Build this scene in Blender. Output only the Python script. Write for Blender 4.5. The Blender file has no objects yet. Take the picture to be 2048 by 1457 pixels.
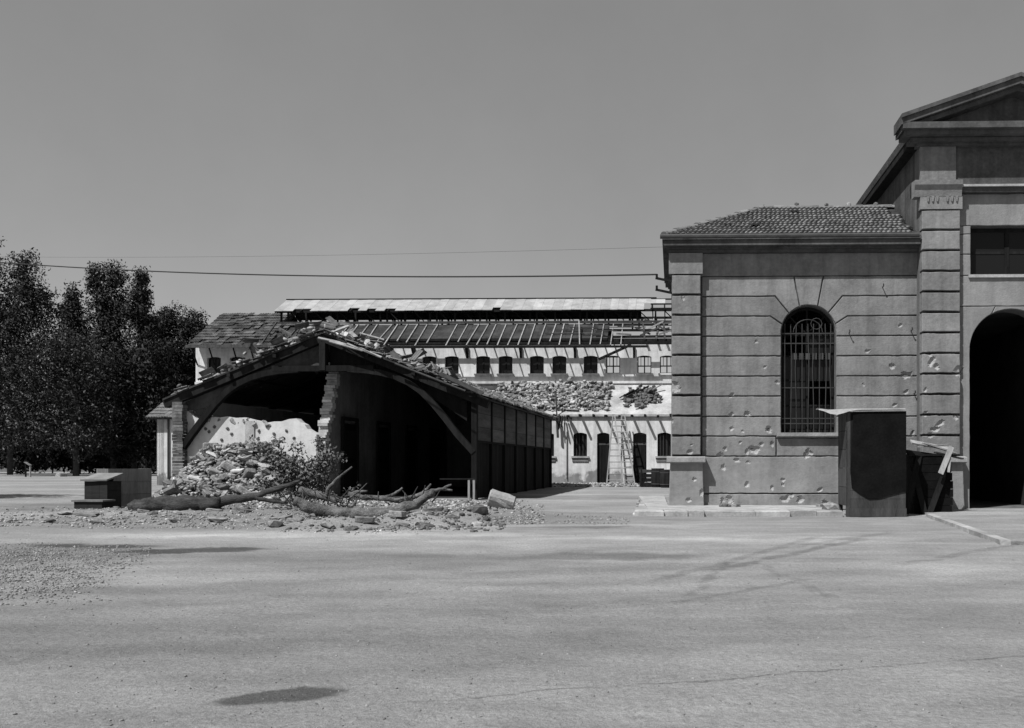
import bpy, bmesh, math, random
import numpy as np
from mathutils import Vector, Matrix, noise as mnoise
R = math.radians
random.seed(7); rng = np.random.default_rng(7)
scene = bpy.context.scene
C = scene.collection

# ------------------------------------------------------------------ camera
EYE = 1.10; FPX = 1800.0; PX0 = 1300.0; HOR = 926.0
cam = bpy.data.cameras.new('camera'); camo = bpy.data.objects.new('camera', cam); C.objects.link(camo)
camo.location = (0, 0, EYE); camo.rotation_euler = (R(90), 0, 0)
cam.sensor_width = 36.0; cam.lens = FPX / 2048 * 36
cam.shift_x = -(PX0 - 1024) / 2048; cam.shift_y = (HOR - 728.5) / 2048
cam.clip_start = 0.05; cam.clip_end = 3000
scene.camera = camo
# ------------------------------------------------------------------ sky and sun
SX, SY, SZ = -0.46, -0.55, 1.0
ELEV = math.atan2(SZ, math.hypot(SX, SY)); AZ = math.atan2(SX, SY)
world = bpy.data.worlds.new('World'); scene.world = world; world.use_nodes = True
wn = world.node_tree; wn.nodes.clear()
sky = wn.nodes.new('ShaderNodeTexSky'); sky.sky_type = 'NISHITA'; sky.sun_disc = False
sky.sun_elevation = ELEV; sky.sun_rotation = AZ; sky.air_density = 1.0; sky.dust_density = 0.05; sky.ozone_density = 1.0
bw = wn.nodes.new('ShaderNodeRGBToBW'); bg = wn.nodes.new('ShaderNodeBackground'); wo = wn.nodes.new('ShaderNodeOutputWorld')
wn.links.new(sky.outputs[0], bw.inputs[0]); wt = wn.nodes.new('ShaderNodeTexCoord'); wz = wn.nodes.new('ShaderNodeTexNoise'); wz.inputs['Scale'].default_value = 2.6; wz.inputs['Detail'].default_value = 6; wz.inputs['Roughness'].default_value = .62
wr_ = wn.nodes.new('ShaderNodeMapRange'); wr_.inputs[1].default_value = .3; wr_.inputs[2].default_value = .7; wr_.inputs[3].default_value = .94; wr_.inputs[4].default_value = 1.06
wm = wn.nodes.new('ShaderNodeMath'); wm.operation = 'MULTIPLY'      # faint uneven haze over the whole sky
wn.links.new(wt.outputs['Generated'], wz.inputs[0]); wn.links.new(wz.outputs[0], wr_.inputs[0]); wp = wn.nodes.new('ShaderNodeMath'); wp.operation = 'POWER'; wp.inputs[1].default_value = .52; wk = wn.nodes.new('ShaderNodeMath'); wk.operation = 'MULTIPLY'; wk.inputs[1].default_value = 1.48   # flat film response to the blue sky
wn.links.new(bw.outputs[0], wp.inputs[0]); wn.links.new(wp.outputs[0], wk.inputs[0]); wn.links.new(wk.outputs[0], wm.inputs[0]); wn.links.new(wr_.outputs[0], wm.inputs[1])
wn.links.new(wm.outputs[0], bg.inputs[0]); wn.links.new(bg.outputs[0], wo.inputs[0])
bg.inputs[1].default_value = 0.10
sl = bpy.data.lights.new('sun', 'SUN'); sl.energy = 5.0; sl.angle = R(0.53); sl.color = (1, 1, 1)
so = bpy.data.objects.new('sun', sl); C.objects.link(so); so.location = (-20, -20, 40)
so.rotation_euler = Vector((SX, SY, SZ)).to_track_quat('Z', 'Y').to_euler()
vs = scene.view_settings; vs.view_transform = 'Standard'; vs.look = 'None'; vs.gamma = 1.0; vs.use_curve_mapping = False
vs.exposure = 0.27

# ------------------------------------------------------------------ helpers
def WP(px, py, Y): return Vector(((px - PX0) / FPX * Y, Y, EYE - (py - HOR) / FPX * Y))
def GP(px, py):
    Y = EYE * FPX / (py - HOR); return Vector(((px - PX0) / FPX * Y, Y, 0))
class MB:
    def __init__(s): s.v = []; s.f = []
    def add(s, vs_, fs):
        o = len(s.v); s.v += [tuple(p) for p in vs_]; s.f += [tuple(i + o for i in f) for f in fs]; return s
    def box(s, x0, x1, y0, y1, z0, z1):
        return s.add([(x0,y0,z0),(x1,y0,z0),(x1,y1,z0),(x0,y1,z0),(x0,y0,z1),(x1,y0,z1),(x1,y1,z1),(x0,y1,z1)],
            [(0,3,2,1),(4,5,6,7),(0,1,5,4),(1,2,6,5),(2,3,7,6),(3,0,4,7)])
    def obox(s, c, size, rot):
        m = MB().box(-size[0]/2, size[0]/2, -size[1]/2, size[1]/2, -size[2]/2, size[2]/2)
        rm = rot if isinstance(rot, Matrix) else Matrix.Rotation(rot[2],3,'Z') @ Matrix.Rotation(rot[1],3,'Y') @ Matrix.Rotation(rot[0],3,'X')
        return s.add([rm @ Vector(p) + Vector(c) for p in m.v], m.f)
    def beam(s, p, q, w, h, up=(0,0,1)):
        p = Vector(p); q = Vector(q); d = (q-p); L = d.length; d.normalize()
        sx = d.cross(Vector(up)); sx = sx.normalized() if sx.length > 1e-5 else Vector((1,0,0))
        u = sx.cross(d)
        m = Matrix((sx, d, u)).transposed()
        return s.obox((p+q)/2, (w, L, h), m)
    def prism(s, poly, y0, y1):
        n = len(poly)
        return s.add([(a,y0,b) for a,b in poly]+[(a,y1,b) for a,b in poly],
            [tuple(range(n)), tuple(range(2*n-1, n-1, -1))]+[(i, i+n, (i+1)%n+n, (i+1)%n) for i in range(n)])
    def prismx(s, poly, x0, x1):
        n = len(poly)
        return s.add([(x0,a,b) for a,b in poly]+[(x1,a,b) for a,b in poly],
            [tuple(range(n)), tuple(range(2*n-1, n-1, -1))]+[(i, i+n, (i+1)%n+n, (i+1)%n) for i in range(n)])
    def prismz(s, poly, z0, z1):
        n = len(poly)
        return s.add([(a,b,z0) for a,b in poly]+[(a,b,z1) for a,b in poly],
            [tuple(range(n)), tuple(range(2*n-1, n-1, -1))]+[(i, i+n, (i+1)%n+n, (i+1)%n) for i in range(n)])
    def tube(s, pts, rad, n=8, jit=0.0):
        pts = [Vector(p) for p in pts]
        if not isinstance(rad, (list, tuple)): rad = [rad]*len(pts)
        o = len(s.v)
        for i, p in enumerate(pts):
            d = (pts[min(i+1,len(pts)-1)] - pts[max(i-1,0)]).normalized()
            a = d.cross(Vector((0.13,0.2,0.97))); a = a.normalized() if a.length > .05 else Vector((1,0,0)); b = d.cross(a)
            for k in range(n):
                t = 2*math.pi*k/n; r = rad[i]*(1+jit*(random.random()-.5))
                s.v.append(tuple(p + a*math.cos(t)*r + b*math.sin(t)*r))
        for i in range(len(pts)-1):
            for k in range(n):
                s.f.append((o+i*n+k, o+i*n+(k+1)%n, o+(i+1)*n+(k+1)%n, o+(i+1)*n+k))
        s.f.append(tuple(o+k for k in reversed(range(n)))); s.f.append(tuple(o+(len(pts)-1)*n+k for k in range(n)))
        return s
    def mesh(s, name, off=(0,0,0), smooth=False, fix=True):
        me = bpy.data.meshes.new(name)
        me.from_pydata([(a-off[0], b-off[1], c-off[2]) for a,b,c in s.v], [], s.f)
        if fix:
            bm = bmesh.new(); bm.from_mesh(me); bmesh.ops.recalc_face_normals(bm, faces=bm.faces); bm.to_mesh(me); bm.free()
        if smooth:
            for p in me.polygons: p.use_smooth = True
        return me
    def build(s, name, mat, parent=None, off=(0,0,0), smooth=False, fix=True):
        return link(name, s.mesh(name, off, smooth, fix), mat, parent)
def link(name, me, mat, parent=None, loc=None, rot=None, scale=None):
    if mat is not None and not me.materials: me.materials.append(mat)
    o = bpy.data.objects.new(name, me); C.objects.link(o); o.parent = parent
    if mat is not None and me.materials[0] != mat: o.material_slots[0].link = 'OBJECT'; o.material_slots[0].material = mat
    if loc is not None: o.location = loc
    if rot is not None: o.rotation_euler = rot
    if scale is not None: o.scale = scale
    return o
def tag(o, label=None, cat=None, group=None, kind=None):
    if label: o['label'] = label
    if cat: o['category'] = cat
    if group: o['group'] = group
    if kind: o['kind'] = kind
    return o
def thing(name, label, cat, loc=(0,0,0), rz=0, group=None):
    o = bpy.data.objects.new(name, None); C.objects.link(o); o.location = loc; o.rotation_euler = (0,0,rz); o.empty_display_size = .2
    return tag(o, label, cat, group)
def wall_open(mb, x0, x1, z0, z1, y0, y1, ops):
    xs = sorted({x0, x1} | {v for o in ops for v in (o[0], o[1]) if x0 < v < x1})
    for a, b in zip(xs, xs[1:]):
        m = (a+b)/2; cuts = sorted((o[2], o[3]) for o in ops if o[0] < m < o[1]); z = z0
        for c0, c1 in cuts:
            if c0 > z + 1e-4: mb.box(a, b, y0, y1, z, c0)
            z = max(z, c1)
        if z < z1 - 1e-4: mb.box(a, b, y0, y1, z, z1)
    for o in ops:
        if len(o) > 4 and o[4]:
            r = o[4]; n = 8; w = o[1]-o[0]
            arc = [(o[0]+w*i/n, o[3]-r+r*(1-(2*i/n-1)**2)*0.94) for i in range(n+1)]
            mb.prism([(o[0],o[3])]+arc+[(o[1],o[3])], y0, y1)
    return mb

# ------------------------------------------------------------------ materials (all neutral grey)
def newmat(name):
    m = bpy.data.materials.new(name); m.use_nodes = True; nt = m.node_tree
    return m, nt, nt.nodes['Principled BSDF']
class NT:
    def __init__(s, nt): s.nt = nt
    def n(s, t, **k):
        x = s.nt.nodes.new(t)
        for a, b in k.items(): setattr(x, a, b)
        return x
    def sock(s, node_in, v):
        if isinstance(v, (int, float)): node_in.default_value = v
        elif isinstance(v, tuple): node_in.default_value = v
        else: s.nt.links.new(v, node_in)
    def math(s, op, a, b=None, c=None, clamp=False):
        x = s.n('ShaderNodeMath', operation=op, use_clamp=clamp)
        s.sock(x.inputs[0], a)
        if b is not None: s.sock(x.inputs[1], b)
        if c is not None: s.sock(x.inputs[2], c)
        return x.outputs[0]
    def noise(s, vec, scale, detail=4, rough=.55, dist=0):
        x = s.n('ShaderNodeTexNoise'); s.nt.links.new(vec, x.inputs['Vector'])
        x.inputs['Scale'].default_value = scale; x.inputs['Detail'].default_value = detail; x.inputs['Roughness'].default_value = rough
        x.inputs['Distortion'].default_value = dist
        return x.outputs['Fac']
    def mapv(s, vec, scale=(1,1,1), loc=(0,0,0), rot=(0,0,0)):
        x = s.n('ShaderNodeMapping'); s.nt.links.new(vec, x.inputs[0])
        x.inputs['Scale'].default_value = scale; x.inputs['Location'].default_value = loc; x.inputs['Rotation'].default_value = rot
        return x.outputs[0]
    def rng(s, v, a, b, c, d, smooth=False):
        x = s.n('ShaderNodeMapRange', interpolation_type='SMOOTHSTEP' if smooth else 'LINEAR'); s.sock(x.inputs[0], v)
        for i, q in enumerate((a,b,c,d)): x.inputs[i+1].default_value = q
        return x.outputs[0]
def mat(name, col, var=.3, scale=2.0, rough=.92, bump=.3, bscale=30, rnd=0.0, stretch=(1,1,1), fine=.5, stain=0.0, chip=False, spec=.08, bdist=.02, world=False, island=0.0, base_wear=0.0):
    col = col*.80
    m, nt, b = newmat(name); t = NT(nt)
    tc = t.n('ShaderNodeTexCoord').outputs['Object']
    if world: tc = t.n('ShaderNodeNewGeometry').outputs['Position']
    v = t.mapv(tc, stretch)
    n1 = t.noise(v, scale, 5, .6); n2 = t.noise(v, scale*9, 3, .6)
    f = t.math('MULTIPLY_ADD', t.rng(n1, .3, .7, -1, 1), var, 1.0)
    f = t.math('ADD', f, t.math('MULTIPLY', t.rng(n2, .3, .7, -1, 1), var*fine))
    if stain:
        n3 = t.noise(t.mapv(tc, (2.2, 2.2, .22)), 1.6, 4, .65)
        f = t.math('MULTIPLY', f, t.rng(n3, .42, .68, 1.0, 1.0-stain))
    if rnd:
        oi = t.n('ShaderNodeObjectInfo').outputs['Random']
        f = t.math('MULTIPLY', f, t.rng(oi, 0, 1, 1-rnd, 1+rnd))
    if island:
        f = t.math('MULTIPLY', f, t.rng(t.n('ShaderNodeNewGeometry').outputs['Random Per Island'], 0, 1, 1-island, 1+island))
    col_s = t.math('MULTIPLY', f, col)
    if base_wear:
        sz = t.n('ShaderNodeSeparateXYZ'); nt.links.new(tc, sz.inputs[0])
        k = t.math('MULTIPLY_ADD', t.rng(t.noise(tc, 1.3, 5, .65), .3, .7, -1, 1), .55, sz.outputs[2])
        col_s = t.math('MULTIPLY', col_s, t.rng(k, base_wear-.12, base_wear+.10, .42, 1))
    if chip:
        at = t.n('ShaderNodeAttribute', attribute_name='chip')
        col_s = t.math('MULTIPLY_ADD', at.outputs['Fac'], .11, col_s)
    col_s = t.math('MAXIMUM', col_s, .004); col_s = t.math('MINIMUM', col_s, .85)
    nt.links.new(col_s, b.inputs['Base Color'])
    b.inputs['Roughness'].default_value = rough; b.inputs['Specular IOR Level'].default_value = spec
    if bump:
        bn = t.n('ShaderNodeBump'); bn.inputs['Strength'].default_value = bump; bn.inputs['Distance'].default_value = bdist
        h = t.math('ADD', t.noise(v, bscale, 4, .65), t.math('MULTIPLY', t.noise(v, bscale*.2, 3, .6), 1.2))
        nt.links.new(h, bn.inputs['Height']); nt.links.new(bn.outputs[0], b.inputs['Normal'])
    return m
MT = {}
MT['stone'] = mat('stone_stucco', .240, .24, 1.4, bump=.4, bscale=26, rnd=.10, stain=.26, chip=True, fine=.5)
MT['stone_base'] = mat('base_stucco', .285, .17, 1.1, bump=.35, bscale=26, rnd=.05, stain=.2, chip=True, fine=.5)
MT['stone_gate'] = mat('gate_stucco', .27, .17, 1.1, bump=.35, bscale=26, rnd=.05, stain=.2, chip=True, fine=.5)
MT['stone_plain'] = mat('stone_backing', .15, .2, 1.2, bump=.35, bscale=24, stain=.2)
MT['cornice'] = mat('weathered_shade_cornice', .105, .32, 1.6, bump=.4, bscale=20, stain=.35)  # weather stains, plus shade put into the dark base colour
MT['white'] = mat('white_plaster', .68, .13, .9, bump=.25, bscale=14, stain=.16)
MT['whitefar'] = mat('whitewashed_wall', .72, .2, .5, bump=.2, bscale=10, stain=.28)
MT['slab'] = mat('mortar_slab', .44, .3, 1.2, bump=.5, bscale=12, stain=.2)
MT['whitelow'] = mat('whitewashed_wall_stained', .72, .2, .5, bump=.2, bscale=10, stain=.28, base_wear=.55)
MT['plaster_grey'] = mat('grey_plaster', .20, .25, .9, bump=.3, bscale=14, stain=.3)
MT['tile'] = mat('clay_tile', .195, .38, 2.5, bump=.3, bscale=40, rnd=.28)
MT['tile_old'] = mat('old_clay_tile', .17, .4, 1.2, bump=.4, bscale=12, rnd=.2, island=.4)
MT['tile_dark'] = mat('sooted_clay_tile', .105, .45, .8, bump=.4, bscale=12, island=.45)
MT['wood_dark'] = mat('tarred_timber', .017, .4, 2.0, bump=.35, bscale=18, rnd=.25, stretch=(3,3,.6))
MT['wood_mid'] = mat('grey_timber', .065, .35, 2.0, bump=.35, bscale=18, rnd=.25, stretch=(3,3,.6))
MT['wood_pale'] = mat('pale_timber', .30, .3, 2.0, bump=.3, bscale=18, rnd=.2, stretch=(3,3,.6))
MT['board'] = mat('weathered_boards', .13, .35, 1.5, bump=.35, bscale=16, rnd=.3, stretch=(.5,.5,4))
MT['deck'] = mat('dark_roof_boards', .05, .45, 1.5, bump=.3, bscale=10)
MT['sheet'] = mat('pale_roof_sheet', .37, .24, 2.0, bump=.2, bscale=10, rnd=.12, rough=.7)
MT['black'] = mat('shade_black_plaster', .035, .4, 1.0, bump=.2, bscale=10)  # interior darkness put into the colour of passage, ceiling and floors
MT['shade_grey'] = mat('shade_grey_plaster', .085, .4, 1.0, bump=.2, bscale=10, stain=.3)  # gable plaster, its shade put into a greyer base colour
MT['iron'] = mat('dark_iron', .05, .3, 6, rough=.6, bump=.1, bscale=60, spec=.4)
MT['iron_grey'] = mat('worn_iron', .04, .3, 6, rough=.55, bump=.1, bscale=60, spec=.4)
MT['rock'] = mat('broken_stone', .26, .45, 3.5, bump=.6, bscale=22, rnd=.5)
MT['rubble'] = mat('rubble', .29, .45, 4.5, bump=.5, bscale=22, world=True, island=.7)
MT['gravel'] = mat('gravel', .25, .4, 9.0, bump=.4, bscale=40, world=True, island=.45)
MT['soil'] = mat('dark_soil', .13, .45, 4.0, bump=.6, bscale=22)
MT['soil_loose'] = mat('loose_earth', .17, .4, 5.0, bump=.6, bscale=22, world=True, island=.5)
MT['bark'] = mat('bark', .055, .4, 3.0, bump=.6, bscale=20, stretch=(4,4,1))
MT['bark_pale'] = mat('stripped_bark', .13, .7, 5.0, bump=.9, bscale=22, bdist=.04)
MT['kerb'] = mat('kerb_stone', .36, .28, 2.5, bump=.45, bscale=24, rnd=.15)
MT['crate'] = mat('crate_boards', .155, .25, 2.0, bump=.3, bscale=18, rnd=.15, stretch=(5,5,.6))
MT['crate_dark'] = mat('dark_crate_boards', .028, .3, 2.0, bump=.3, bscale=18, rnd=.15, stretch=(.6,5,5))
MT['crate_lid'] = mat('pale_lid_boards', .24, .25, 2.0, bump=.3, bscale=18)
MT['tarfelt'] = mat('tarred_felt', .007, .5, 2.5, bump=.35, bscale=10)
MT['brick'] = mat('pale_brick', .55, .3, 6.0, bump=.4, bscale=40, rnd=.3)
MT['brick_old'] = mat('sooty_brick', .13, .5, 5.0, bump=.5, bscale=30, rnd=.45)
MT['log'] = mat('fallen_bark', .07, .55, 2.2, bump=.9, bscale=14, stretch=(1,4,4), bdist=.04)
MT['wire'] = mat('wire', .05, .1, 3, bump=0)
def leafmat(name, col):
    m, nt, b = newmat(name); t = NT(nt)
    p = t.n('ShaderNodeNewGeometry')
    r = p.outputs['Random Per Island']
    n = t.noise(p.outputs['Position'], .35, 2, .5)
    f = t.math('MULTIPLY', t.rng(r, 0, 1, .8, 1.2), t.rng(n, .3, .7, .6, 1.5))
    nt.links.new(t.math('MULTIPLY', f, col), b.inputs['Base Color']); b.inputs['Roughness'].default_value = .6; b.inputs['Specular IOR Level'].default_value = .15
    return m
MT['leaf'] = leafmat('foliage', .018); MT['leaf_dark'] = leafmat('dark_foliage', .014); MT['leaf_glint'] = leafmat('glinting_foliage', .024); MT['leaf_glint'].node_tree.nodes['Principled BSDF'].inputs['Specular IOR Level'].default_value = .22; MT['leaf_glint'].node_tree.nodes['Principled BSDF'].inputs['Roughness'].default_value = .5
MT['leaf_dry'] = leafmat('wilting_foliage', .10)
def glassmat():
    m, nt, b = newmat('dark_glass'); b.inputs['Base Color'].default_value = (.012,.012,.012,1); b.inputs['Roughness'].default_value = .25
    b.inputs['Specular IOR Level'].default_value = .15
    return m
MT['glass'] = glassmat()

# ground material
def groundmat():
    m, nt, b = newmat('packed_dirt'); t = NT(nt)
    P = t.n('ShaderNodeNewGeometry').outputs['Position']
    sep = t.n('ShaderNodeSeparateXYZ'); nt.links.new(P, sep.inputs[0]); X, Y = sep.outputs[0], sep.outputs[1]
    wob = t.noise(P, 2.2, 5, .65); wob2 = t.noise(t.mapv(P, (1,1,1), (31,7,0)), 2.2, 5, .65)
    Xd = t.math('MULTIPLY_ADD', t.math('SUBTRACT', wob, .5), .55, X); Yd = t.math('MULTIPLY_ADD', t.math('SUBTRACT', wob2, .5), .8, Y)
    big = t.noise(t.mapv(P, (.10,.30,1)), 1.0, 5, .6); mid = t.noise(t.mapv(P, (.6,1.2,1)), 1.3, 5, .65)
    fine = t.noise(P, 28, 4, .7); grain = t.noise(P, 160, 2, .7)
    f = t.rng(big, .32, .68, .72, 1.24)
    f = t.math('MULTIPLY', f, t.rng(mid, .3, .7, .78, 1.18))
    f = t.math('MULTIPLY', f, t.rng(fine, .25, .75, .70, 1.28))
    f = t.math('MULTIPLY', f, t.rng(grain, .25, .75, .74, 1.26))
    def ell(cx, cy, rx, ry, ang, edge, depth, f, src=(Xd, Yd)):
        dx = t.math('SUBTRACT', src[0], cx); dy = t.math('SUBTRACT', src[1], cy); ca, sa = math.cos(ang), math.sin(ang)
        u = t.math('DIVIDE', t.math('ADD', t.math('MULTIPLY', dx, ca), t.math('MULTIPLY', dy, sa)), rx)
        v = t.math('DIVIDE', t.math('SUBTRACT', t.math('MULTIPLY', dy, ca), t.math('MULTIPLY', dx, sa)), ry)
        d = t.math('SQRT', t.math('ADD', t.math('MULTIPLY', u, u), t.math('MULTIPLY', v, v)))
        return t.math('MULTIPLY', f, t.rng(d, 1-edge, 1+edge, 1-depth, 1, True))
    Xs = t.math('MULTIPLY_ADD', t.math('SUBTRACT', wob, .5), .30, X); Ys = t.math('MULTIPLY_ADD', t.math('SUBTRACT', wob2, .5), .26, Y)
    f = ell(-1.76, 4.24, .27, .125, .42, .22, .62, f, (Xs, Ys))      # dark spot in front
    f = ell(-5.75, 11.3, .95, .34, .12, .3, .70, f)                # dark streaks on the left
    f = ell(-7.3, 11.9, .85, .26, -.1, .3, .62, f)
    f = ell(-0.45, 10.6, 1.15, .42, .05, .35, .36, f)               # faint dark patch
    f = ell(-3.0, 10.4, 1.6, .8, .0, .6, .20, f)
    f = ell(-2.0, 5.9, 3.6, .9, .0, .7, .16, f)
    f = ell(0.0, 5.2, 7.0, 1.3, .0, .6, .12, f)
    f = ell(-.5, 13.6, 4.5, 1.2, .0, .6, -.18, f)
    f = ell(-1.2, 15.4, 1.0, .22, .1, .4, .40, f)
    f = ell(-6.5, 13.9, 3.2, .55, .02, .6, -.22, f)
    f = ell(-6.5, 17.3, 5.2, 1.5, .0, .5, .30, f)                   # dark loose earth under the rubble strip
    f = ell(-9.0, 22.4, 7.5, 3.6, .0, .4, .30, f)
    f = ell(-8.0, 10.0, 1.6, 2.2, .0, .5, .28, f)                   # gravel patch earth
    f = ell(-2.7, 29.0, 1.2, 8.0, .05, .5, -.18, f)
    def line(p, q, w, depth, f):
        p = Vector(p); q = Vector(q); d = (q-p); L = d.length; d /= L
        dx = t.math('SUBTRACT', Xs, p.x); dy = t.math('SUBTRACT', Ys, p.y)
        al = t.math('ADD', t.math('MULTIPLY', dx, d.x), t.math('MULTIPLY', dy, d.y))
        ac = t.math('ABSOLUTE', t.math('SUBTRACT', t.math('MULTIPLY', dy, d.x), t.math('MULTIPLY', dx, d.y)))
        k = t.rng(ac, w*.4, w*1.3, depth, 0, True)
        k = t.math('MULTIPLY', k, t.rng(t.math('ABSOLUTE', t.math('SUBTRACT', al, L/2)), L*.42, L*.5, 1, 0, True))
        k = t.math('MULTIPLY', k, t.rng(t.noise(P, 4.0, 3), .35, .55, .25, 1))
        return t.math('MULTIPLY', f, t.math('SUBTRACT', 1.0, k))
    f = line((-1.4,4.08), (3.6,5.55), .014, .45, f)
    f = line((.45,8.9), (3.2,13.2), .10, .36, f); f = line((.0,8.2), (2.6,13.6), .09, .26, f); f = line((-6,6.2), (3,9.4), .30, .13, f); f = line((-6,7.2), (3,10.6), .30, .13, f); f = line((-3,5.2), (5,7.4), .25, .12, f); f = line((-1,13.4), (5,12.0), .35, -.14, f); f = line((-9,13.4), (-1,13.9), .5, -.16, f); f = line((-3,6.3), (5,8.6), .25, .12, f); f = line((2.6,9.6), (5.0,12.2), .10, .24, f); f = line((.15,6.95), (1.6,8.6), .06, .26, f)
    f = line((.3,7.2), (.9,10.2), .06, .24, f); f = line((1.2,9.8), (1.5,7.2), .07, .22, f); f = line((1.7,11.5), (4.0,14.5), .12, .22, f)
    c = t.math('MULTIPLY', f, .240)
    c = t.math('MINIMUM', t.math('MAXIMUM', c, .03), .6)
    nt.links.new(c, b.inputs['Base Color']); b.inputs['Roughness'].default_value = .95; b.inputs['Specular IOR Level'].default_value = .15
    bn = t.n('ShaderNodeBump'); bn.inputs['Strength'].default_value = .8; bn.inputs['Distance'].default_value = .035
    h = t.math('ADD', t.math('MULTIPLY', t.noise(P, 9, 5, .65), 1.0), t.math('MULTIPLY', t.noise(P, 55, 4, .7), .45))
    nt.links.new(h, bn.inputs['Height']); nt.links.new(bn.outputs[0], b.inputs['Normal'])
    return m
MT['ground'] = groundmat()

# ------------------------------------------------------------------ ground
MOUNDS = [(-10.5,19.6,2.6,.9,.10), (-6.0,19.3,2.6,.8,.12)]
for px, py, rx, ry, h in ((620,1056,.55,.28,.10),(690,1056,.45,.3,.13),(760,1052,.5,.3,.12),(850,1050,.5,.3,.17),(905,1046,.35,.25,.14),(950,1046,.30,.22,.19),(560,1040,.6,.5,.10),(1000,1030,.5,.5,.08)):
    p = GP(px, py); MOUNDS.append((p.x, p.y, rx, ry, h*1.15))
def gh(x, y):
    z = 0.0
    for cx, cy, rx, ry, h in MOUNDS:
        a = ((x-cx)/rx)**2 + ((y-cy)/ry)**2
        if a < 8: z += h*math.exp(-a)
    if 3 < y < 30 and -20 < x < 12:
        z += .018*(mnoise.noise((x*.9, y*.9, 3.1))) + .012*mnoise.noise((x*2.7, y*2.7, 9.1))
        if -15 < x < -3.6 and 16 < y < 22: z += .05*mnoise.noise((x*4, y*4, 1.7))+.03*mnoise.noise((x*9, y*9, 4.7))
    return z
def axis(lo, hi, f0, f1, step):
    a = [lo]; cur = lo
    pre = []; s = step; v = f0
    while v > lo: pre.append(v); s *= 1.5; v -= s
    post = []; s = step; v = f1
    while v < hi: post.append(v); s *= 1.5; v += s
    n = int(round((f1-f0)/step)); midl = [f0+(f1-f0)*i/n for i in range(1, n)]
    return [lo]+sorted(pre)+midl+post+[hi]
gx = axis(-900, 900, -18, 9, .16); gy = axis(-300, 1800, 2.5, 29, .16)
gv = [(x, y, gh(x, y)) for y in gy for x in gx]; nx = len(gx)
gf = [(j*nx+i, j*nx+i+1, (j+1)*nx+i+1, (j+1)*nx+i) for j in range(len(gy)-1) for i in range(nx-1)]
gme = bpy.data.meshes.new('ground'); gme.from_pydata(gv, [], gf)
for p in gme.polygons: p.use_smooth = True
tag(link('ground', gme, MT['ground']), 'bare pale dirt yard with dark patches and wheel marks', None, kind='structure')

# rock shapes shared by all stones
def rock_mesh(name, seed, flat=1.0, box=False, sub=1):
    bm = bmesh.new()
    if box:
        bmesh.ops.create_cube(bm, size=1.0); bmesh.ops.bevel(bm, geom=bm.edges[:], offset=.09, segments=1, affect='EDGES')
    else: bmesh.ops.create_icosphere(bm, subdivisions=sub, radius=.5)
    r = random.Random(seed)
    ox = Vector((r.random()*50, r.random()*50, r.random()*50))
    for v in bm.verts:
        k = 1 + (.5 if not box else .3)*mnoise.noise(v.co*2.2+ox)
        v.co = v.co*k; v.co.z *= flat
        if not box:
            for ax in range(3): v.co[ax] = max(-.38, min(.38, v.co[ax]))*1.2
    if box: bmesh.ops.triangulate(bm, faces=bm.faces[:])
    bmesh.ops.recalc_face_normals(bm, faces=bm.faces)
    me = bpy.data.meshes.new(name); bm.to_mesh(me); bm.free(); return me
ROCKS = [rock_mesh('stone', 10+i, random.Random(i).uniform(.55,.95), sub=1) for i in range(8)] + [rock_mesh('stone', 40+i, random.Random(i).uniform(.5,.8), box=True) for i in range(6)]
for m_ in ROCKS: m_.materials.append(MT['rock'])
ROCKV = []
for m_ in ROCKS[:8]:
    ROCKV.append((np.array([v.co[:] for v in m_.vertices]), np.array([p.vertices[:] for p in m_.polygons])))
def np_mesh(name, V, F, matr, parent=None, smooth=False):
    me = bpy.data.meshes.new(name); k = F.shape[1]
    me.vertices.add(len(V)); me.vertices.foreach_set('co', V.astype(np.float32).ravel())
    me.loops.add(F.size); me.loops.foreach_set('vertex_index', F.astype(np.int32).ravel())
    me.polygons.add(len(F)); me.polygons.foreach_set('loop_start', np.arange(0, F.size, k, dtype=np.int32))
    me.update(calc_edges=True)
    return link(name, me, matr, parent)
ROCKB = [(np.array([v.co[:] for v in m_.vertices]), np.array([p.vertices[:] for p in m_.polygons])) for m_ in ROCKS[8:]]
def scatter(name, pts, sizes, matr, parent=None, flat=.7, angular=False):
    Vs, Fs = [], []; o = 0
    for p, s in zip(pts, sizes):
        SRC = ROCKB if angular else ROCKV
        bv, bf = SRC[rng.integers(len(SRC))]
        a, b_, c_ = rng.uniform(0, 6.28, 3); b_ = b_*(3 if angular else 1); ca, sa = math.cos(a), math.sin(a); cb, sb = math.cos(b_*.2), math.sin(b_*.2)
        m = np.array([[ca,-sa,0],[sa,ca,0],[0,0,1]]) @ np.array([[1,0,0],[0,cb,-sb],[0,sb,cb]])
        sc = s*np.array([rng.uniform(.8,1.4), rng.uniform(.7,1.1), flat*rng.uniform(.7,1.1)])
        Vs.append((bv*sc) @ m.T + np.array(p)); Fs.append(bf+o); o += len(bv)
    return np_mesh(name, np.vstack(Vs), np.vstack(Fs), matr, parent)

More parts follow.
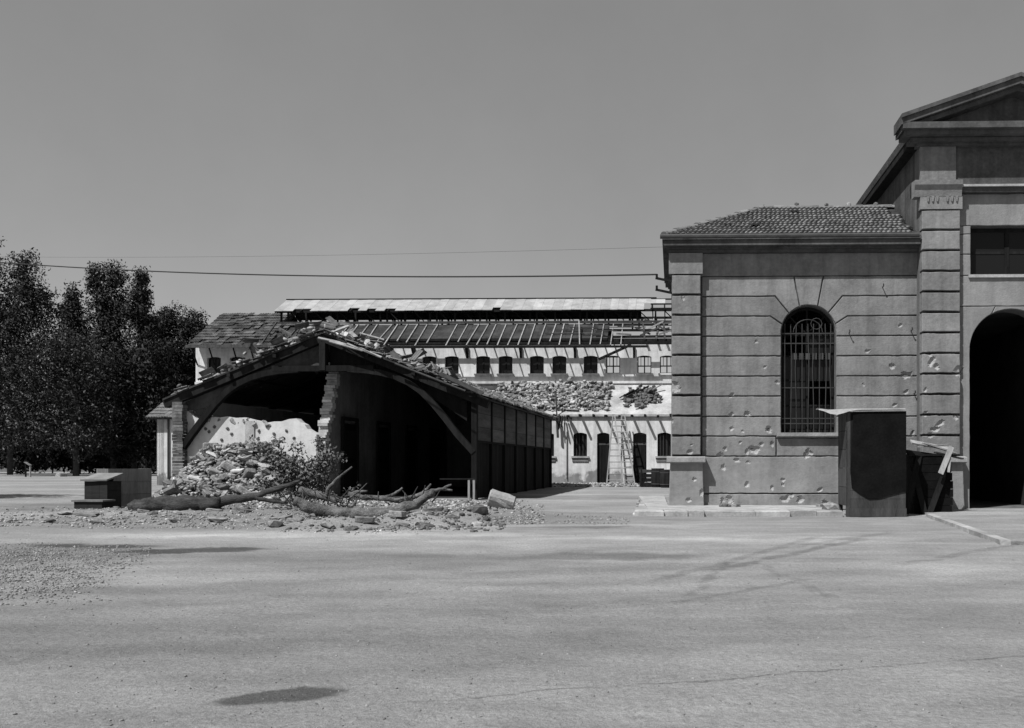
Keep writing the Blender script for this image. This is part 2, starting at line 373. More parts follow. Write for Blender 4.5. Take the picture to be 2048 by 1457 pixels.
# ------------------------------------------------------------------ right-hand buildings: shared facade frame
TH = R(1.5); FX0, FY0 = .49, 21.06; cT, sT = math.cos(TH), math.sin(TH)
def U(px):
    k = (px-PX0)/FPX; return (k*FY0-FX0)/(cT+k*sT)
def Zf(py, u=3.0): return EYE + (HOR-py)*(FY0-u*sT)/FPX
def frame_pt(u, y): return (FX0+u*cT+y*sT, FY0-u*sT+y*cT, 0)
POCKS_PX = [(1463,791,9),(1463,830,8),(1496,829,11),(1463,857,7),(1486,862,5),(1538,860,11),(1481,885,6),(1451,898,8),(1440,911,10),(1508,900,17),(1494,905,9),(1523,889,8),(1545,888,9),(1616,908,15),(1474,921,9),(1447,935,9),(1494,970,9),(1496,925,6),(1566,960,7),(1566,970,6),(1544,976,7),(1460,1000,14),(1445,1003,10),(1570,998,15),(1600,1000,13),(1583,990,10),(1376,1000,9),(1388,958,8),(1404,984,10),(1735,703,8),(1802,650,7),(1785,733,10),(1812,750,16),(1727,770,5),(1812,784,8),(1840,783,7),(1850,715,7),(1852,728,13),(1862,738,10),(1908,745,18),(1900,838,8),(1870,848,12),(1860,860,11),(1825,868,9),(1850,872,10),(1840,830,9),(1513,683,6),(1530,735,6),(1555,765,7),(1350,775,19),(1342,845,9),(1366,600,8),(1790,810,7),(1380,905,9),(1383,890,5),(1640,980,8),(1650,1005,10),(1835,968,8)]
POCKS = []
for a, b_, r_ in POCKS_PX:
    u_ = U(a); POCKS.append((u_, Zf(b_, u_), r_/85.0*.58, min(.055, r_/85.0*.42)))
def pock(u, z):
    d = 0.0
    for a, b_, r_, dep in POCKS:
        du, dz = u-a, z-b_
        if abs(du) < r_*1.5 and abs(dz) < r_*1.5:
            t_ = math.sin(a*91.7)*3; ca, sa = math.cos(t_), math.sin(t_); k_ = 1.0+.7*abs(math.sin(a*53.1+b_*17))
            q = math.hypot((du*ca+dz*sa)/k_**.5, (dz*ca-du*sa)*k_**.5)/r_; q += .42*mnoise.noise((u*11, z*11, a*5))+.25*mnoise.noise((u*29, z*29, 3.0))
            if q < 1: d = max(d, dep*max(0, 1-max(q,0)**2)**.45)
    return d
def inset(poly, d):
    n = len(poly); area = sum(poly[i][0]*poly[(i+1)%n][1]-poly[(i+1)%n][0]*poly[i][1] for i in range(n))
    if area < 0: poly = poly[::-1]
    out = []
    for i in range(n):
        p0, p1, p2 = Vector(poly[i-1]), Vector(poly[i]), Vector(poly[(i+1)%n])
        e1, e2 = (p1-p0).normalized(), (p2-p1).normalized()
        n1, n2 = Vector((-e1.y, e1.x)), Vector((-e2.y, e2.x)); b_ = n1+n2
        b_ = b_.normalized() if b_.length > 1e-6 else n1
        k = d/max(.35, b_.dot(n1)); out.append((p1.x+b_.x*k, p1.y+b_.y*k))
    return out
def block(name, poly, yf, yb, parent, off, gap=.014, cham=.012, step=.045, matr=None, rough=.004):
    """one course stone: bevelled slab with real pock marks pressed into its face"""
    o1 = inset(poly, gap); o2 = inset(o1, cham); n = len(o1)
    bm = bmesh.new()
    A = [bm.verts.new((a, yf, b_)) for a, b_ in o2]; B = [bm.verts.new((a, yf+cham, b_)) for a, b_ in o1]; D = [bm.verts.new((a, yb, b_)) for a, b_ in o1]
    bm.faces.new(A)
    for i in range(n):
        j = (i+1) % n; bm.faces.new((A[i], B[i], B[j], A[j])); bm.faces.new((B[i], D[i], D[j], B[j]))
    us = [p[0] for p in o1]; zs = [p[1] for p in o1]
    if step:
        near = [q for q in POCKS if min(us)-.3 < q[0] < max(us)+.3 and min(zs)-.3 < q[1] < max(zs)+.3]
        cu = set(); cz = set()
        k = min(us)+.2
        while k < max(us): cu.add(round(k, 3)); k += .22
        k = min(zs)+.1
        while k < max(zs): cz.add(round(k, 3)); k += .12
        for a, b_, r_, dep in near:
            m_ = int(r_*1.5/.022)+1
            for i in range(-m_, m_+1):
                cu.add(round(a+i*.022, 3)); cz.add(round(b_+i*.022, 3))
        cu = sorted(cu); cz = sorted(cz)
        def thin(l):
            o = []
            for v_ in l:
                if not o or v_-o[-1] > .013: o.append(v_)
            return o
        for v_ in thin(cu):
            if min(us)+.004 < v_ < max(us)-.004: bmesh.ops.bisect_plane(bm, geom=bm.verts[:]+bm.edges[:]+bm.faces[:], plane_co=(v_,0,0), plane_no=(1,0,0), dist=1e-5)
        for v_ in thin(cz):
            if min(zs)+.004 < v_ < max(zs)-.004: bmesh.ops.bisect_plane(bm, geom=bm.verts[:]+bm.edges[:]+bm.faces[:], plane_co=(0,0,v_), plane_no=(0,0,1), dist=1e-5)
    lay = bm.verts.layers.float.new('chip')
    bmesh.ops.recalc_face_normals(bm, faces=bm.faces)
    for v in bm.verts:
        if v.co.y < yf+cham+.004:
            d = pock(v.co.x, v.co.z); e = rough*mnoise.noise((v.co.x*3, v.co.z*3, 4.0))
            if v.co.y > yf+.004: d += max(0, .02*mnoise.noise((v.co.x*7, v.co.z*7, 2.0))-.003)
            if step: w_ = .010*mnoise.noise((v.co.x*4.5, v.co.z*4.5, 7.0))+.008*mnoise.noise((v.co.x*15, v.co.z*15, 1.0)); v.co.z += w_; v.co.x += w_*.6
            v.co.y += d+e; v[lay] = min(1, d/.02)
    for v in bm.verts: v.co.x -= off
    me = bpy.data.meshes.new(name); bm.to_mesh(me); bm.free()
    return link(name, me, matr or MT['stone'], parent)
def rect(u0, u1, z0, z1): return [(u0,z0),(u1,z0),(u1,z1),(u0,z1)]

# ---- the low wing
wing = thing('corner_building', 'low stone building with banded courses, barred arched window and hipped tile roof', 'building', frame_pt(0,0), -TH)
uL, uP0 = U(1342), U(1403); uR = U(1838)
JZ = [1.25, 1.72, 2.18, 2.655, 3.12, 3.59, 4.055, 4.52, 4.985, 5.46]
wc = U(1617.5); wr = (U(1672)-U(1563))/2; wsill = 1.81; wspr = 4.14
def arcp(a0, a1, n=7): return [(wc+wr*math.cos(R(a0+(a1-a0)*i/n)), wspr+wr*math.sin(R(a0+(a1-a0)*i/n))) for i in range(n+1)]
# joints between voussoirs (angles on the arch, knees on the course lines)
def ang(px, py):
    return math.degrees(math.atan2(Zf(py)-wspr, U(px)-wc))
aL1, aL2, aL3 = ang(1561,648), ang(1576,624), ang(1599,612); aR1, aR2, aR3 = 180-aL1, 180-aL2, 180-aL3
kL1, kL2, kL3 = U(1540), U(1550), U(1588); kR1, kR2, kR3 = 2*wc-kL1, 2*wc-kL2, 2*wc-kL3
blk = lambda poly, **k: block('stone_block', poly, 0, .06, wing, 0, **k)
sill_u0, sill_u1 = U(1553), U(1682)
blk(rect(uP0, sill_u0-.005, JZ[0], JZ[1])); blk(rect(sill_u1+.005, uR, JZ[0], JZ[1])); blk(rect(sill_u0-.005, sill_u1+.005, JZ[0], 1.69))
blk([(uP0,JZ[1]),(wc-wr,JZ[1]),(wc-wr,JZ[2]),(uP0,JZ[2])]); blk([(wc+wr,JZ[1]),(uR,JZ[1]),(uR,JZ[2]),(wc+wr,JZ[2])])
for i in range(2, 6):
    blk(rect(uP0, wc-wr, JZ[i], JZ[i+1])); blk(rect(wc+wr, uR, JZ[i], JZ[i+1]))
blk([(uP0,JZ[6]),(wc-wr,JZ[6])]+arcp(180,aL1)+[(kL1,JZ[7]),(uP0,JZ[7])])
blk([(uR,JZ[6]),(wc+wr,JZ[6])]+arcp(0,aR1)+[(kR1,JZ[7]),(uR,JZ[7])])
blk([(uP0,JZ[7]),(kL1,JZ[7])]+arcp(aL1,aL2)+[(kL2,JZ[8]),(uP0,JZ[8])])
blk([(uR,JZ[7]),(kR1,JZ[7])]+arcp(aR1,aR2)+[(kR2,JZ[8]),(uR,JZ[8])])
blk([(uP0,JZ[8]),(kL2,JZ[8])]+arcp(aL2,aL3)+[(kL3,JZ[9]),(uP0,JZ[9])])
blk([(uR,JZ[8]),(kR2,JZ[8])]+arcp(aR2,aR3)+[(kR3,JZ[9]),(uR,JZ[9])])
tag(block('keystone', [(kL3,JZ[9])]+arcp(aL3,aR3)+[(kR3,JZ[9])], -.004, .06, wing, 0), 'wedge keystone over the arch')
block('base_slab', rect(uP0, uR, .38, JZ[0]), -.03, .06, wing, 0, matr=MT['stone_base']); block('base_slab', rect(uP0, uR, .0, .38), -.045, .06, wing, 0, rough=.012)
# left corner pilaster
PW0, PW1 = uL, uP0
for i in range(9): block('pilaster_block', rect(PW0, PW1, JZ[i]+.01, JZ[i+1]+.01), -.19, .05, wing, 0, gap=.026)
def pedestal(parent, u0, u1, off, z1=1.15):
    block('pedestal', [(u0-.06,0),(u1+.06,0),(u1+.02,z1-.04),(u0-.02,z1-.04)], -.23, .05, parent, off, gap=.002, matr=MT['stone_base'])
    MB().prismx([(-.15,1.25),(-.35,1.22),(-.35,1.12),(-.25,1.09),(.04,1.09),(.04,1.25)], u0-.10, u1+.08).build('pedestal_cap', MT['kerb'], parent, (off,0,0))
pedestal(wing, PW0, PW1, 0)
# backing wall with the arched hole
WD = 4.58
bk = MB(); bk.box(uL+.01, wc-wr, .05, .42, 0, 6.0); bk.box(wc+wr, uR+.3, .05, .42, 0, 6.0); bk.box(wc-wr, wc+wr, .05, .42, 0, wsill-.1)
bk.prism([(wc-wr,6.0)]+arcp(180,0,20)+[(wc+wr,6.0)], .05, .42)
bk.box(uL+.01, uL+.42, .42, WD, 0, 6.0); bk.box(uL+.42, uR+.3, WD-.4, WD, 0, 6.0)
bk.build('backing_wall', MT['stone_plain'], wing)
MB().box(uL+.4, uR+.3, .42, WD-.4, 5.9, 6.0).build('ceiling', MT['black'], wing)
block('frieze', rect(uL-.02, uR, JZ[9], 5.98), -.05, .06, wing, 0, gap=.0, step=0)
MB().box(uL-.05, uP0+.02, -.20, -.045, JZ[9]+.02, 5.96).build('frieze_block', MT['stone'], wing)
for (z0, z1, pf, pl) in ((5.975,6.045,.17,.06),(6.045,6.09,.23,.10),(6.09,6.215,.40,.17),(6.215,6.262,.45,.20)):
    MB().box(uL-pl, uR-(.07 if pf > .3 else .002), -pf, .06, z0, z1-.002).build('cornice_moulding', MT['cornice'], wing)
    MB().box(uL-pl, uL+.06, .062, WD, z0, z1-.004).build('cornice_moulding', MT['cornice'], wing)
MB().tube([(uL-.25,-.42,6.29),(uR-.12,-.42,6.29)], .055, 8).build('gutter', MT['iron'], wing)
# roof
EZ, RB = 6.29, 2.29; rxl = U(1330)+.0; yfE = -.36; RZ = EZ+1.33
ridge_u0 = rxl+RB+.25; ridge_y = yfE+RB+.25; slope = (RZ-EZ)/(ridge_y-yfE)
ybE = 2*ridge_y-yfE; uRE = uR+.35
MB().add([(rxl,yfE,EZ),(uRE,yfE,EZ),(uRE,ridge_y,RZ),(ridge_u0,ridge_y,RZ),(rxl,ybE,EZ),(uRE,ybE,EZ)],[(0,1,2,3),(0,3,4),(4,3,2,5),(0,4,5,1)]).build('roof_deck', MT['deck'], wing)
def tile_mesh(name, w, l, matr):
    prof = [(-.5,.0),(-.40,.028),(-.28,.034),(-.16,.006),(-.04,.004),(.08,.030),(.22,.034),(.34,.008),(.5,.004)]
    m = MB(); n = len(prof)
    vs_ = [(p[0]*w, 0, p[1]*.75+.058) for p in prof]+[(p[0]*w, l, p[1]+.004) for p in prof]+[(p[0]*w, 0, p[1]-.004) for p in prof]
    fs = [(i, i+1, i+1+n, i+n) for i in range(n-1)]+[(i+2*n, i+1+2*n, i+1, i) for i in range(n-1)]
    me = m.add(vs_, fs).mesh(name, fix=False); me.materials.append(matr); return me
NR = 12; sl_len = math.hypot(ridge_y-yfE, RZ-EZ); expo = sl_len/NR; tw = .225
tme = tile_mesh('roof_tile', tw*1.02, expo*1.12, MT['tile']); pitch = math.atan2(RZ-EZ, ridge_y-yfE)
tcount = 0
for r_ in range(NR):
    d = r_*expo; y = yfE-.03+d*math.cos(pitch); z = EZ+d*math.sin(pitch)+.012
    u = uR-.10-tw/2-random.random()*tw*.9
    while u > rxl+(y-yfE)*((ridge_u0-rxl)/(ridge_y-yfE))+.02:
        if random.random() > .008:
            link('roof_tile', tme, None, wing, (u, y+random.uniform(-.008,.008), z+random.uniform(0,.006)), (pitch+random.uniform(-.03,.03), random.uniform(-.02,.02), random.uniform(-.02,.02)))
        tcount += 1; u -= tw
# tiles of the hip end as one field
hp = MB(); hpitch = math.atan2(RZ-EZ, ridge_u0-rxl); hl = math.hypot(RZ-EZ, ridge_u0-rxl); tv = [tuple(v.co) for v in tme.vertices]; tf = [tuple(p.vertices) for p in tme.polygons]
for r_ in range(NR):
    d = r_*hl/NR; x = rxl-.02+d*math.cos(hpitch); z = EZ+d*math.sin(hpitch)+.012; half = (ridge_y-yfE)*(1-r_/NR)
    y = ridge_y-half+tw*.6
    while y < ridge_y+half-tw*.5:
        mm = Matrix.Translation((x,y,z)) @ Matrix.Rotation(-R(90),4,'Z') @ Matrix.Rotation(hpitch,4,'X'); hp.add([mm @ Vector(v) for v in tv], tf); y += tw
tag(hp.build('hip_tile_field', MT['tile'], wing, fix=False), kind='stuff')
def half_tube(name, l, r, matr):
    m = MB(); n = 7; vs_ = []
    for yy, k in ((0, 1.12), (l, .95)):
        for i in range(n): a = math.pi*i/(n-1); vs_.append((math.cos(a)*r*k, yy, math.sin(a)*r*k*.9))
    fs = [(i, i+1, i+1+n, i+n) for i in range(n-1)]+[tuple(range(n))]
    me = m.add(vs_, fs).mesh(name, fix=False); me.materials.append(matr); return me
rtm = half_tube('ridge_tile', .42, .10, MT['tile'])
def lay_ridge(p, q, parent, me, jit=.02):
    p = Vector(p); q = Vector(q); d = q-p; n = int(d.length/.37); rot = d.to_track_quat('Y', 'Z').to_euler()
    for i in range(n):
        c = p+d*(i/n); link('ridge_tile', me, None, parent, c+Vector((0,0,random.uniform(-.01,.015))), (rot.x+random.uniform(-jit,jit), rot.y+random.uniform(-jit,jit), rot.z+random.uniform(-jit,jit)))
lay_ridge((uRE-.1, ridge_y, RZ+.0), (ridge_u0-.1, ridge_y, RZ+.0), wing, rtm)
lay_ridge((rxl-.02, yfE-.02, EZ+.02), (ridge_u0, ridge_y, RZ+.02), wing, rtm)
lay_ridge((rxl-.02, ybE+.02, EZ+.02), (ridge_u0, ridge_y, RZ+.02), wing, rtm)
for k in range(5):   # mortar lumps on the ridge
    link('mortar_lump', ROCKS[k], None, wing, (ridge_u0+.9+k*.62+random.uniform(-.1,.1), ridge_y-.03, RZ+.10), (0,0,k), (.13,.10,.16))
# arched window with sill, sash, panes and iron grille
MB().prismx([(-.13,1.80),(-.13,1.72),(-.10,1.69),(.40,1.69),(.40,1.81)], sill_u0, sill_u1).build('window_sill', MT['kerb'], wing)
win = MB(); fw = .07
win.box(wc-wr, wc-wr+fw, .27, .33, wsill, wspr); win.box(wc+wr-fw, wc+wr, .27, .33, wsill, wspr); win.box(wc-.04, wc+.04, .26, .34, wsill, wspr); win.box(wc-wr, wc+wr, .262, .338, wspr-.05, wspr+.04); win.box(wc-wr, wc+wr, .268, .332, wsill, wsill+.09)
win.prism(arcp(180,0,20)+[(wc+(wr-fw)*math.cos(R(180*i/20)), wspr+(wr-fw)*math.sin(R(180*i/20))) for i in range(21)], .272, .328)
for zz in (2.45, 3.05, 3.62): win.box(wc-wr, wc+wr, .28, .32, zz-.02, zz+.02)
for a in (45, 90, 135): win.beam((wc,.30,wspr), (wc+wr*.97*math.cos(R(a)),.30,wspr+wr*.97*math.sin(R(a))), .035, .035, (0,1,0))
sash = win.build('window_sash', MT['wood_dark'], wing)
for i in range(2):
    for j, (za, zb) in enumerate(((wsill+.09,2.43),(2.47,3.03),(3.07,3.6),(3.64,4.09))):
        if (i, j) in ((0,3),(1,1)): continue
        x0 = wc-wr+fw if i == 0 else wc+.04; MB().box(x0, x0+wr-fw-.04, .298, .302, za, zb).build('pane', MT['glass'], sash)
gr = MB()
nb = 9
for i in range(nb):
    x = wc-wr+2*wr*(i+.7)/(nb+.4); bend = .03*math.sin(i*2.1)
    gr.tube([(x,.14,wsill),(x+bend*.3,.14-abs(bend),2.6),(x+bend,.14-.5*abs(bend),3.3),(x,.14,min(wspr+.22, wspr+math.sqrt(max(0,wr**2-(x-wc)**2))-.02))], .011, 6)
for zz in (2.02, 2.14, 2.86, 3.90, 4.13): gr.box(wc-wr, wc+wr, .128, .150, zz-.012, zz+.012)
gr.tube([(wc-.34*math.cos(R(a)),.14,wspr+.02+.30*math.sin(R(a))) for a in range(0,181,15)], .010, 6)
gr.tube([(wc+.2+.13*math.cos(R(a)),.14,wspr+.22+.13*math.sin(R(a))) for a in range(0,361,30)], .009, 6)
gr.build('iron_grille', MT['iron_grey'], wing)
rail = MB()
for i in range(6): rail.box(wc-wr+.28+i*.155, wc-wr+.385+i*.155, .20, .225, 3.53, 3.68)
rail.build('pale_rail', MT['wood_mid'], wing)
# iron hooks, wire brackets, down cable
for px, py in ((1765,576),(1698,667),(1822,663),(1828,788),(1395,590)):
    u_ = U(px); z_ = Zf(py); MB().tube([(u_,.03,z_),(u_-.005,-.13,z_+.005),(u_-.01,-.15,z_+.06)], .014, 6).build('iron_hook', MT['iron'], wing)
for py in (562, 585):
    z_ = Zf(py); MB().beam((uL+.05,-.12,z_-.03), (uL-.36,-.16,z_+.05), .045, .05).tube([(uL-.33,-.16,z_+.04),(uL-.33,-.16,z_+.14)], .03, 6).build('wire_bracket', MT['wood_dark'], wing)
MB().tube([(uL+.03,-.15,5.30),(uL+.05,-.16,4.75),(uL+.10,-.15,4.3),(uL+.16,-.14,3.85)], .016, 6).build('down_cable', MT['iron'], wing)

# ---- the gatehouse, its front standing forward of the wing
GF = .27; FXg, FYg = FX0-GF*sT, FY0-GF*cT
def Ug(px):
    k = (px-PX0)/FPX; return (k*FYg-FXg)/(cT+k*sT)
def Zg(py, u=7.0): return EYE + (HOR-py)*(FYg-u*sT)/FPX
gu0, guC = Ug(1838), Ug(2022); gu1 = 2*guC-gu0; goff = gu0
gate = thing('gatehouse', 'tall pedimented gatehouse with banded pilaster and dark arched portal', 'building', frame_pt(gu0,-GF), -TH)
p1 = Ug(1918); zc = Zg
zcap = zc(400, 7); zled = zc(387,7); zk = lambda py: EYE+(HOR-py)*(FYg-.50-.18)/FPX; zcor0 = zk(266)
zz = 1.25; k = 0
JG = [1.25+.467*i for i in range(13)]
for i in range(12):
    z0, z1 = JG[i], min(JG[i+1], zcap)
    for (a, b_) in ((gu0, p1), (2*guC-p1, gu1)): block('pilaster_block', rect(a, b_, z0+.01, z1+.01), -.17, .05, gate, goff, gap=.026)
for (a, b_) in ((gu0, p1), (2*guC-p1, gu1)):
    pedestal(gate, a, b_, goff)
    MB().box(a-.02, b_+.02, -.185, .05, JG[12]+.012, zc(398,7)).build('capital_neck', MT['stone'], gate, (goff,0,0))
    MB().prismx([(.05,zc(398,7)),(-.19,zc(398,7)),(-.22,zc(385,7)),(-.28,zc(376,7)),(-.29,zc(367,7)),(.05,zc(364,7))], a-.16, b_+.0).build('capital', MT['stone'], gate, (goff,0,0))
    for g in range(6):
        uu = a+.12+g*.105+(.12 if g > 2 else 0)
        MB().prism([(uu,zc(397,7)),(uu+.06,zc(397,7)),(uu+.045,zc(408,7)),(uu+.015,zc(408,7))], -.215, -.18).build('gutta', MT['stone'], gate, (goff,0,0))
    MB().box(a, b_-.1, -.10, .02, zc(364,7)+.002, zcor0).build('frieze_pilaster', MT['stone'], gate, (goff,0,0))
# wall between the pilasters with portal and upper window
aw = Ug(2104)-guC; aspr = zc(700,7); q1 = 2*guC-p1
w0, w1, wz0, wz1 = Ug(1942), 2*guC-Ug(1942), zc(550,7), zc(452,7)
garc = lambda a0, a1, n=14: [(guC+aw*math.cos(R(a0+(a1-a0)*i/n)), aspr+aw*math.sin(R(a0+(a1-a0)*i/n))) for i in range(n+1)]
gb = lambda poly, **kw: block('wall_block', poly, 0, .06, gate, goff, gap=.008, matr=MT['stone_gate'], **kw)
ztop = zc(388,7); JA = zc(613,7)
gb([(p1,0),(guC-aw,0)]+garc(180,118)+[(guC-.35,JA),(p1,JA)]); gb([(q1,0),(guC+aw,0)]+garc(0,62)+[(guC+.35,JA),(q1,JA)])
gb([(guC-.35,JA)]+garc(118,62,6)+[(guC+.35,JA)], step=0)
gb(rect(p1, q1, JA, wz0-.02)); gb(rect(p1, w0, wz0-.02, wz0+.47)); gb(rect(p1, w0, wz0+.47, wz0+.93)); gb(rect(p1, w0, wz0+.93, wz1)); gb(rect(w1, q1, wz0-.02, wz1), step=0); gb(rect(p1, q1, wz1, ztop))
GD = 13.0
gk = MB(); wall_open(gk, gu0+.02, gu1-.02, wz0-.3, zcor0, .05, .45, [(w0,w1,wz0,wz1)])
gk.prism([(gu0+.02,0),(guC-aw,0)]+garc(180,0,24)+[(guC+aw,0),(gu1-.02,0),(gu1-.02,wz0-.3),(gu0+.02,wz0-.3)], .05, .45)
MB().box(gu0+.02, gu0+.42, .452, GD, 0, zcor0).build('side_wall', MT['cornice'], gate, (goff,0,0)); gk.box(gu1-.42, gu1-.02, .45, GD, 0, zcor0); gk.box(gu0+.42, gu1-.42, GD-.4, GD, 0, zcor0)  # left side wall coloured dark to stand in for the eave's shade
gk.build('backing_wall', MT['stone_plain'], gate, (goff,0,0))
MB().box(w0-.06, w1+.06, -.05, .4, wz0-.07, wz0-.002).build('window_sill', MT['kerb'], gate, (goff,0,0))
ws = MB(); ws.box(w0, w1, .25, .31, wz1-.08, wz1); ws.box(w0, w1, .25, .31, wz0, wz0+.08); ws.box(w0, w0+.08, .252, .308, wz0, wz1); ws.box(w1-.08, w1, .252, .308, wz0, wz1)
ws.box(guC-.05, guC+.05, .254, .306, wz0, wz1); ws.box(w0, w1, .262, .30, (wz0+wz1)/2-.03, (wz0+wz1)/2+.03)
s_ = ws.build('window_sash', MT['wood_dark'], gate, (goff,0,0))
for a, b_ in ((w0+.08, guC-.05), (guC+.05, w1-.08)):
    for c_, d_ in ((wz0+.08, (wz0+wz1)/2-.03), ((wz0+wz1)/2+.03, wz1-.08)): MB().box(a, b_, .275, .280, c_, d_).build('pane', MT['glass'], s_, (goff,0,0))
# dark passage behind the portal
MB().box(guC-aw-.5, guC-aw-.2, .46, GD-.5, 0, 4.6).box(guC+aw+.2, guC+aw+.5, .46, GD-.5, 0, 4.6).box(guC-aw-.5, guC+aw+.5, .46, GD-.5, 4.602, 4.8).box(guC-aw-.5, guC+aw+.5, GD-.498, GD-.42, 0, 4.8).build('passage_wall', MT['black'], gate, (goff,0,0))  # passage walls near black, the tunnel's darkness is in their colour
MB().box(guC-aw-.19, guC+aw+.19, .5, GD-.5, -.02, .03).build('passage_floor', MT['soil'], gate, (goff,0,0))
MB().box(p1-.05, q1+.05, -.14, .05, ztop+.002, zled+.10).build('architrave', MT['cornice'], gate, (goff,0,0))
MB().prismx([(.05,zled+.102),(-.20,zled+.102),(-.20,zled+.15),(.05,zled+.17)], p1-.05, q1+.05).build('architrave_ledge', MT['kerb'], gate, (goff,0,0))
block('frieze', rect(p1-.1, q1+.1, zled+.17, zcor0), -.02, .05, gate, goff, gap=0, step=0, matr=MT['cornice'])  # frieze in the dark material, pediment shadow put into its colour
PJ = .56; cu0 = gu0-.50; cu1 = gu1+.50
for (dz0, dz1, pf, e) in ((-.16,-.10,.16,.42),(-.098,-.015,.28,.24),(0,.10,.44,.06),(.102,.24,PJ,.0)):
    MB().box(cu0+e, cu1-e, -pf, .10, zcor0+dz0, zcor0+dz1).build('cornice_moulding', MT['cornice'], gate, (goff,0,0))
zped = zcor0+.242; apz = zk(149)
for sgn, ue in ((1, cu0), (-1, cu1)):
    d = apz-zped; L = guC-cu0; t_ = .22
    for (o, th_, pf) in ((0,.11,PJ-.14),(.11,.14,PJ),(.25,.09,PJ+.05)):
        xa, xb = ue-sgn*(.04 if o else 0), guC
        za = zped+o-.17; zb = apz-.34+o
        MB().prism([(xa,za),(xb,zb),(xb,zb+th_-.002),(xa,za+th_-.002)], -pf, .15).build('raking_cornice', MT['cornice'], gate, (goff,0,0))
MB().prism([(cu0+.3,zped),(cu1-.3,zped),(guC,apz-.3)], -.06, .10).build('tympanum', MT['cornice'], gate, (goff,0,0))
# roof and side eaves running back
ez = zc(278,7); eo = Ug(1815)
groof = MB()
for sgn, e in ((1, eo), (-1, 2*guC-eo)):
    groof.prism([(e,ez),(guC,apz-.15),(guC,apz-.02),(e-sgn*.05,ez+.12)], .16, GD+.4)
groof.build('roof', MT['tile_old'], gate, (goff,0,0))
for sgn, e in ((1, eo), (-1, 2*guC-eo)):
    MB().box(min(e+sgn*.02, e+sgn*.4), max(e+sgn*.02, e+sgn*.4), .152, GD+.35, ez-.16, ez-.005).build('side_eave', MT['wood_dark'], gate, (goff,0,0))

# ---- pavement and apron
pav = MB(); 
kx0, kx1 = GP(1268,1033).x, GP(1684,1033).x
def slab(parent, x0, x1, y0, y1, h, name='kerb_stone', tilt=0, seed=0):
    r = random.Random(seed); m = MB(); j = lambda: r.uniform(-.03,.03)
    c = .02
    base = [(x0+.004+j()*.3,y0+j()),(x1-.004+j()*.3,y0+j()),(x1-.004,y1),(x0+.004,y1)]
    top = [(base[0][0]+c,base[0][1]+c),(base[1][0]-c,base[1][1]+c),(base[2][0]-c,base[2][1]-c),(base[3][0]+c,base[3][1]-c)]
    hh = [h+r.uniform(-.012,.012) for _ in range(4)]
    m.add([(a,b,-.05) for a,b in base]+[(a,b,hh[i]-c) for i,(a,b) in enumerate(base)]+[(a,b,hh[i]) for i,(a,b) in enumerate(top)],
        [(8,9,10,11)]+[(i,(i+1)%4,(i+1)%4+4,i+4) for i in range(4)]+[(i+4,(i+1)%4+4,(i+1)%4+8,i+8) for i in range(4)])
    return m.build(name, MT['kerb'], parent)
pv = MB().prismz([(kx0+.3,18.9),(kx1-.05,18.9),(kx1-.05,21.0),(.42,21.02),(.42,27.0),(-.35,27.0),(kx0+.25,20.5)], -.05, .112)
pavo = tag(pv.build('pavement', MT['kerb']), 'worn stone pavement along the foot of the low stone building', None, kind='structure')
xs = [kx0, kx0+.62, kx0+1.1, kx0+1.45, kx0+2.5, kx0+3.2, kx0+3.75, kx1]
for i in range(len(xs)-1): slab(pavo, xs[i], xs[i+1], 18.45+.04*math.sin(i*3), 18.93, .12, seed=i)
ys = [18.95, 20.2, 21.4, 22.3, 23.6, 25.0, 26.6]
for i in range(len(ys)-1): slab(pavo, kx0+.03*i+.02*math.sin(i*2), kx0+.36+.03*i, ys[i], ys[i+1], .10+.02*math.sin(i*5), seed=20+i)
ap = MB().prismz([(5.74,18.28),(4.82,12.0),(24,12.0),(24,20.6),(5.95,20.85)], -.05, .05)
apo = tag(ap.build('gate_apron', MT['ground']), 'raised apron in front of the portal', None, kind='structure')
pA, pB = Vector((5.74,18.28,0)), Vector((4.82,12.0,0))
for i in range(6):
    a = pA.lerp(pB, i/6+.004); b_ = pA.lerp(pB, (i+1)/6-.004)
    MB().beam(a+Vector((-.07,0,.0)), b_+Vector((-.07,0,.0)), .14, .13).build('kerb_stone', MT['kerb'], apo)

# ------------------------------------------------------------------ sentry box and broken boards by the wall
SBY = 18.38; sx0, sx1 = WP(1697,1033,SBY).x, WP(1806,1033,SBY).x; sdep = .86; sh = 2.17
sb = thing('sentry_box', 'dark tarred wooden sentry box with a pale torn sheet on top', 'sentry box', ((sx0+sx1)/2, SBY, 0), R(-1))
hw = (sx1-sx0)/2
for s in (-1, 1):
    for yy in (.04, sdep-.04): MB().box(s*hw-.04, s*hw+.04, yy-.04, yy+.04, 0, sh-.02).build('post', MT['wood_mid'], sb)
nbd = 5
for i in range(nbd):
    z0 = .22+(sh-.24)*i/nbd; z1 = .22+(sh-.24)*(i+1)/nbd-.008
    MB().box(-hw-.045, -hw-.02, .0, sdep, z0, z1).build('side_board', MT['wood_mid'], sb); MB().box(hw+.02, hw+.045, .0, sdep, z0, z1).build('side_board', MT['wood_mid'], sb)
    MB().box(-hw, hw, sdep-.0, sdep+.025, z0, z1).build('back_board', MT['wood_dark'], sb)
for z0, z1 in ((.168,.36),(.365,.53),(.535,.70),(.705,.86)): MB().box(-hw+.04, hw+.045, -.03, .0, z0, z1).build('front_board', MT['wood_mid'], sb)
MB().box(-hw+.04, hw-.03, .0, .02, .8, sh-.03).build('back_of_front', MT['wood_dark'], sb)
tag(MB().box(-hw+.02, hw+.06, -.045, .02, .0, .17).build('bottom_plank', MT['wood_mid'], sb), 'grey bottom plank')
zf_ = lambda py: EYE-(py-HOR)*SBY/FPX
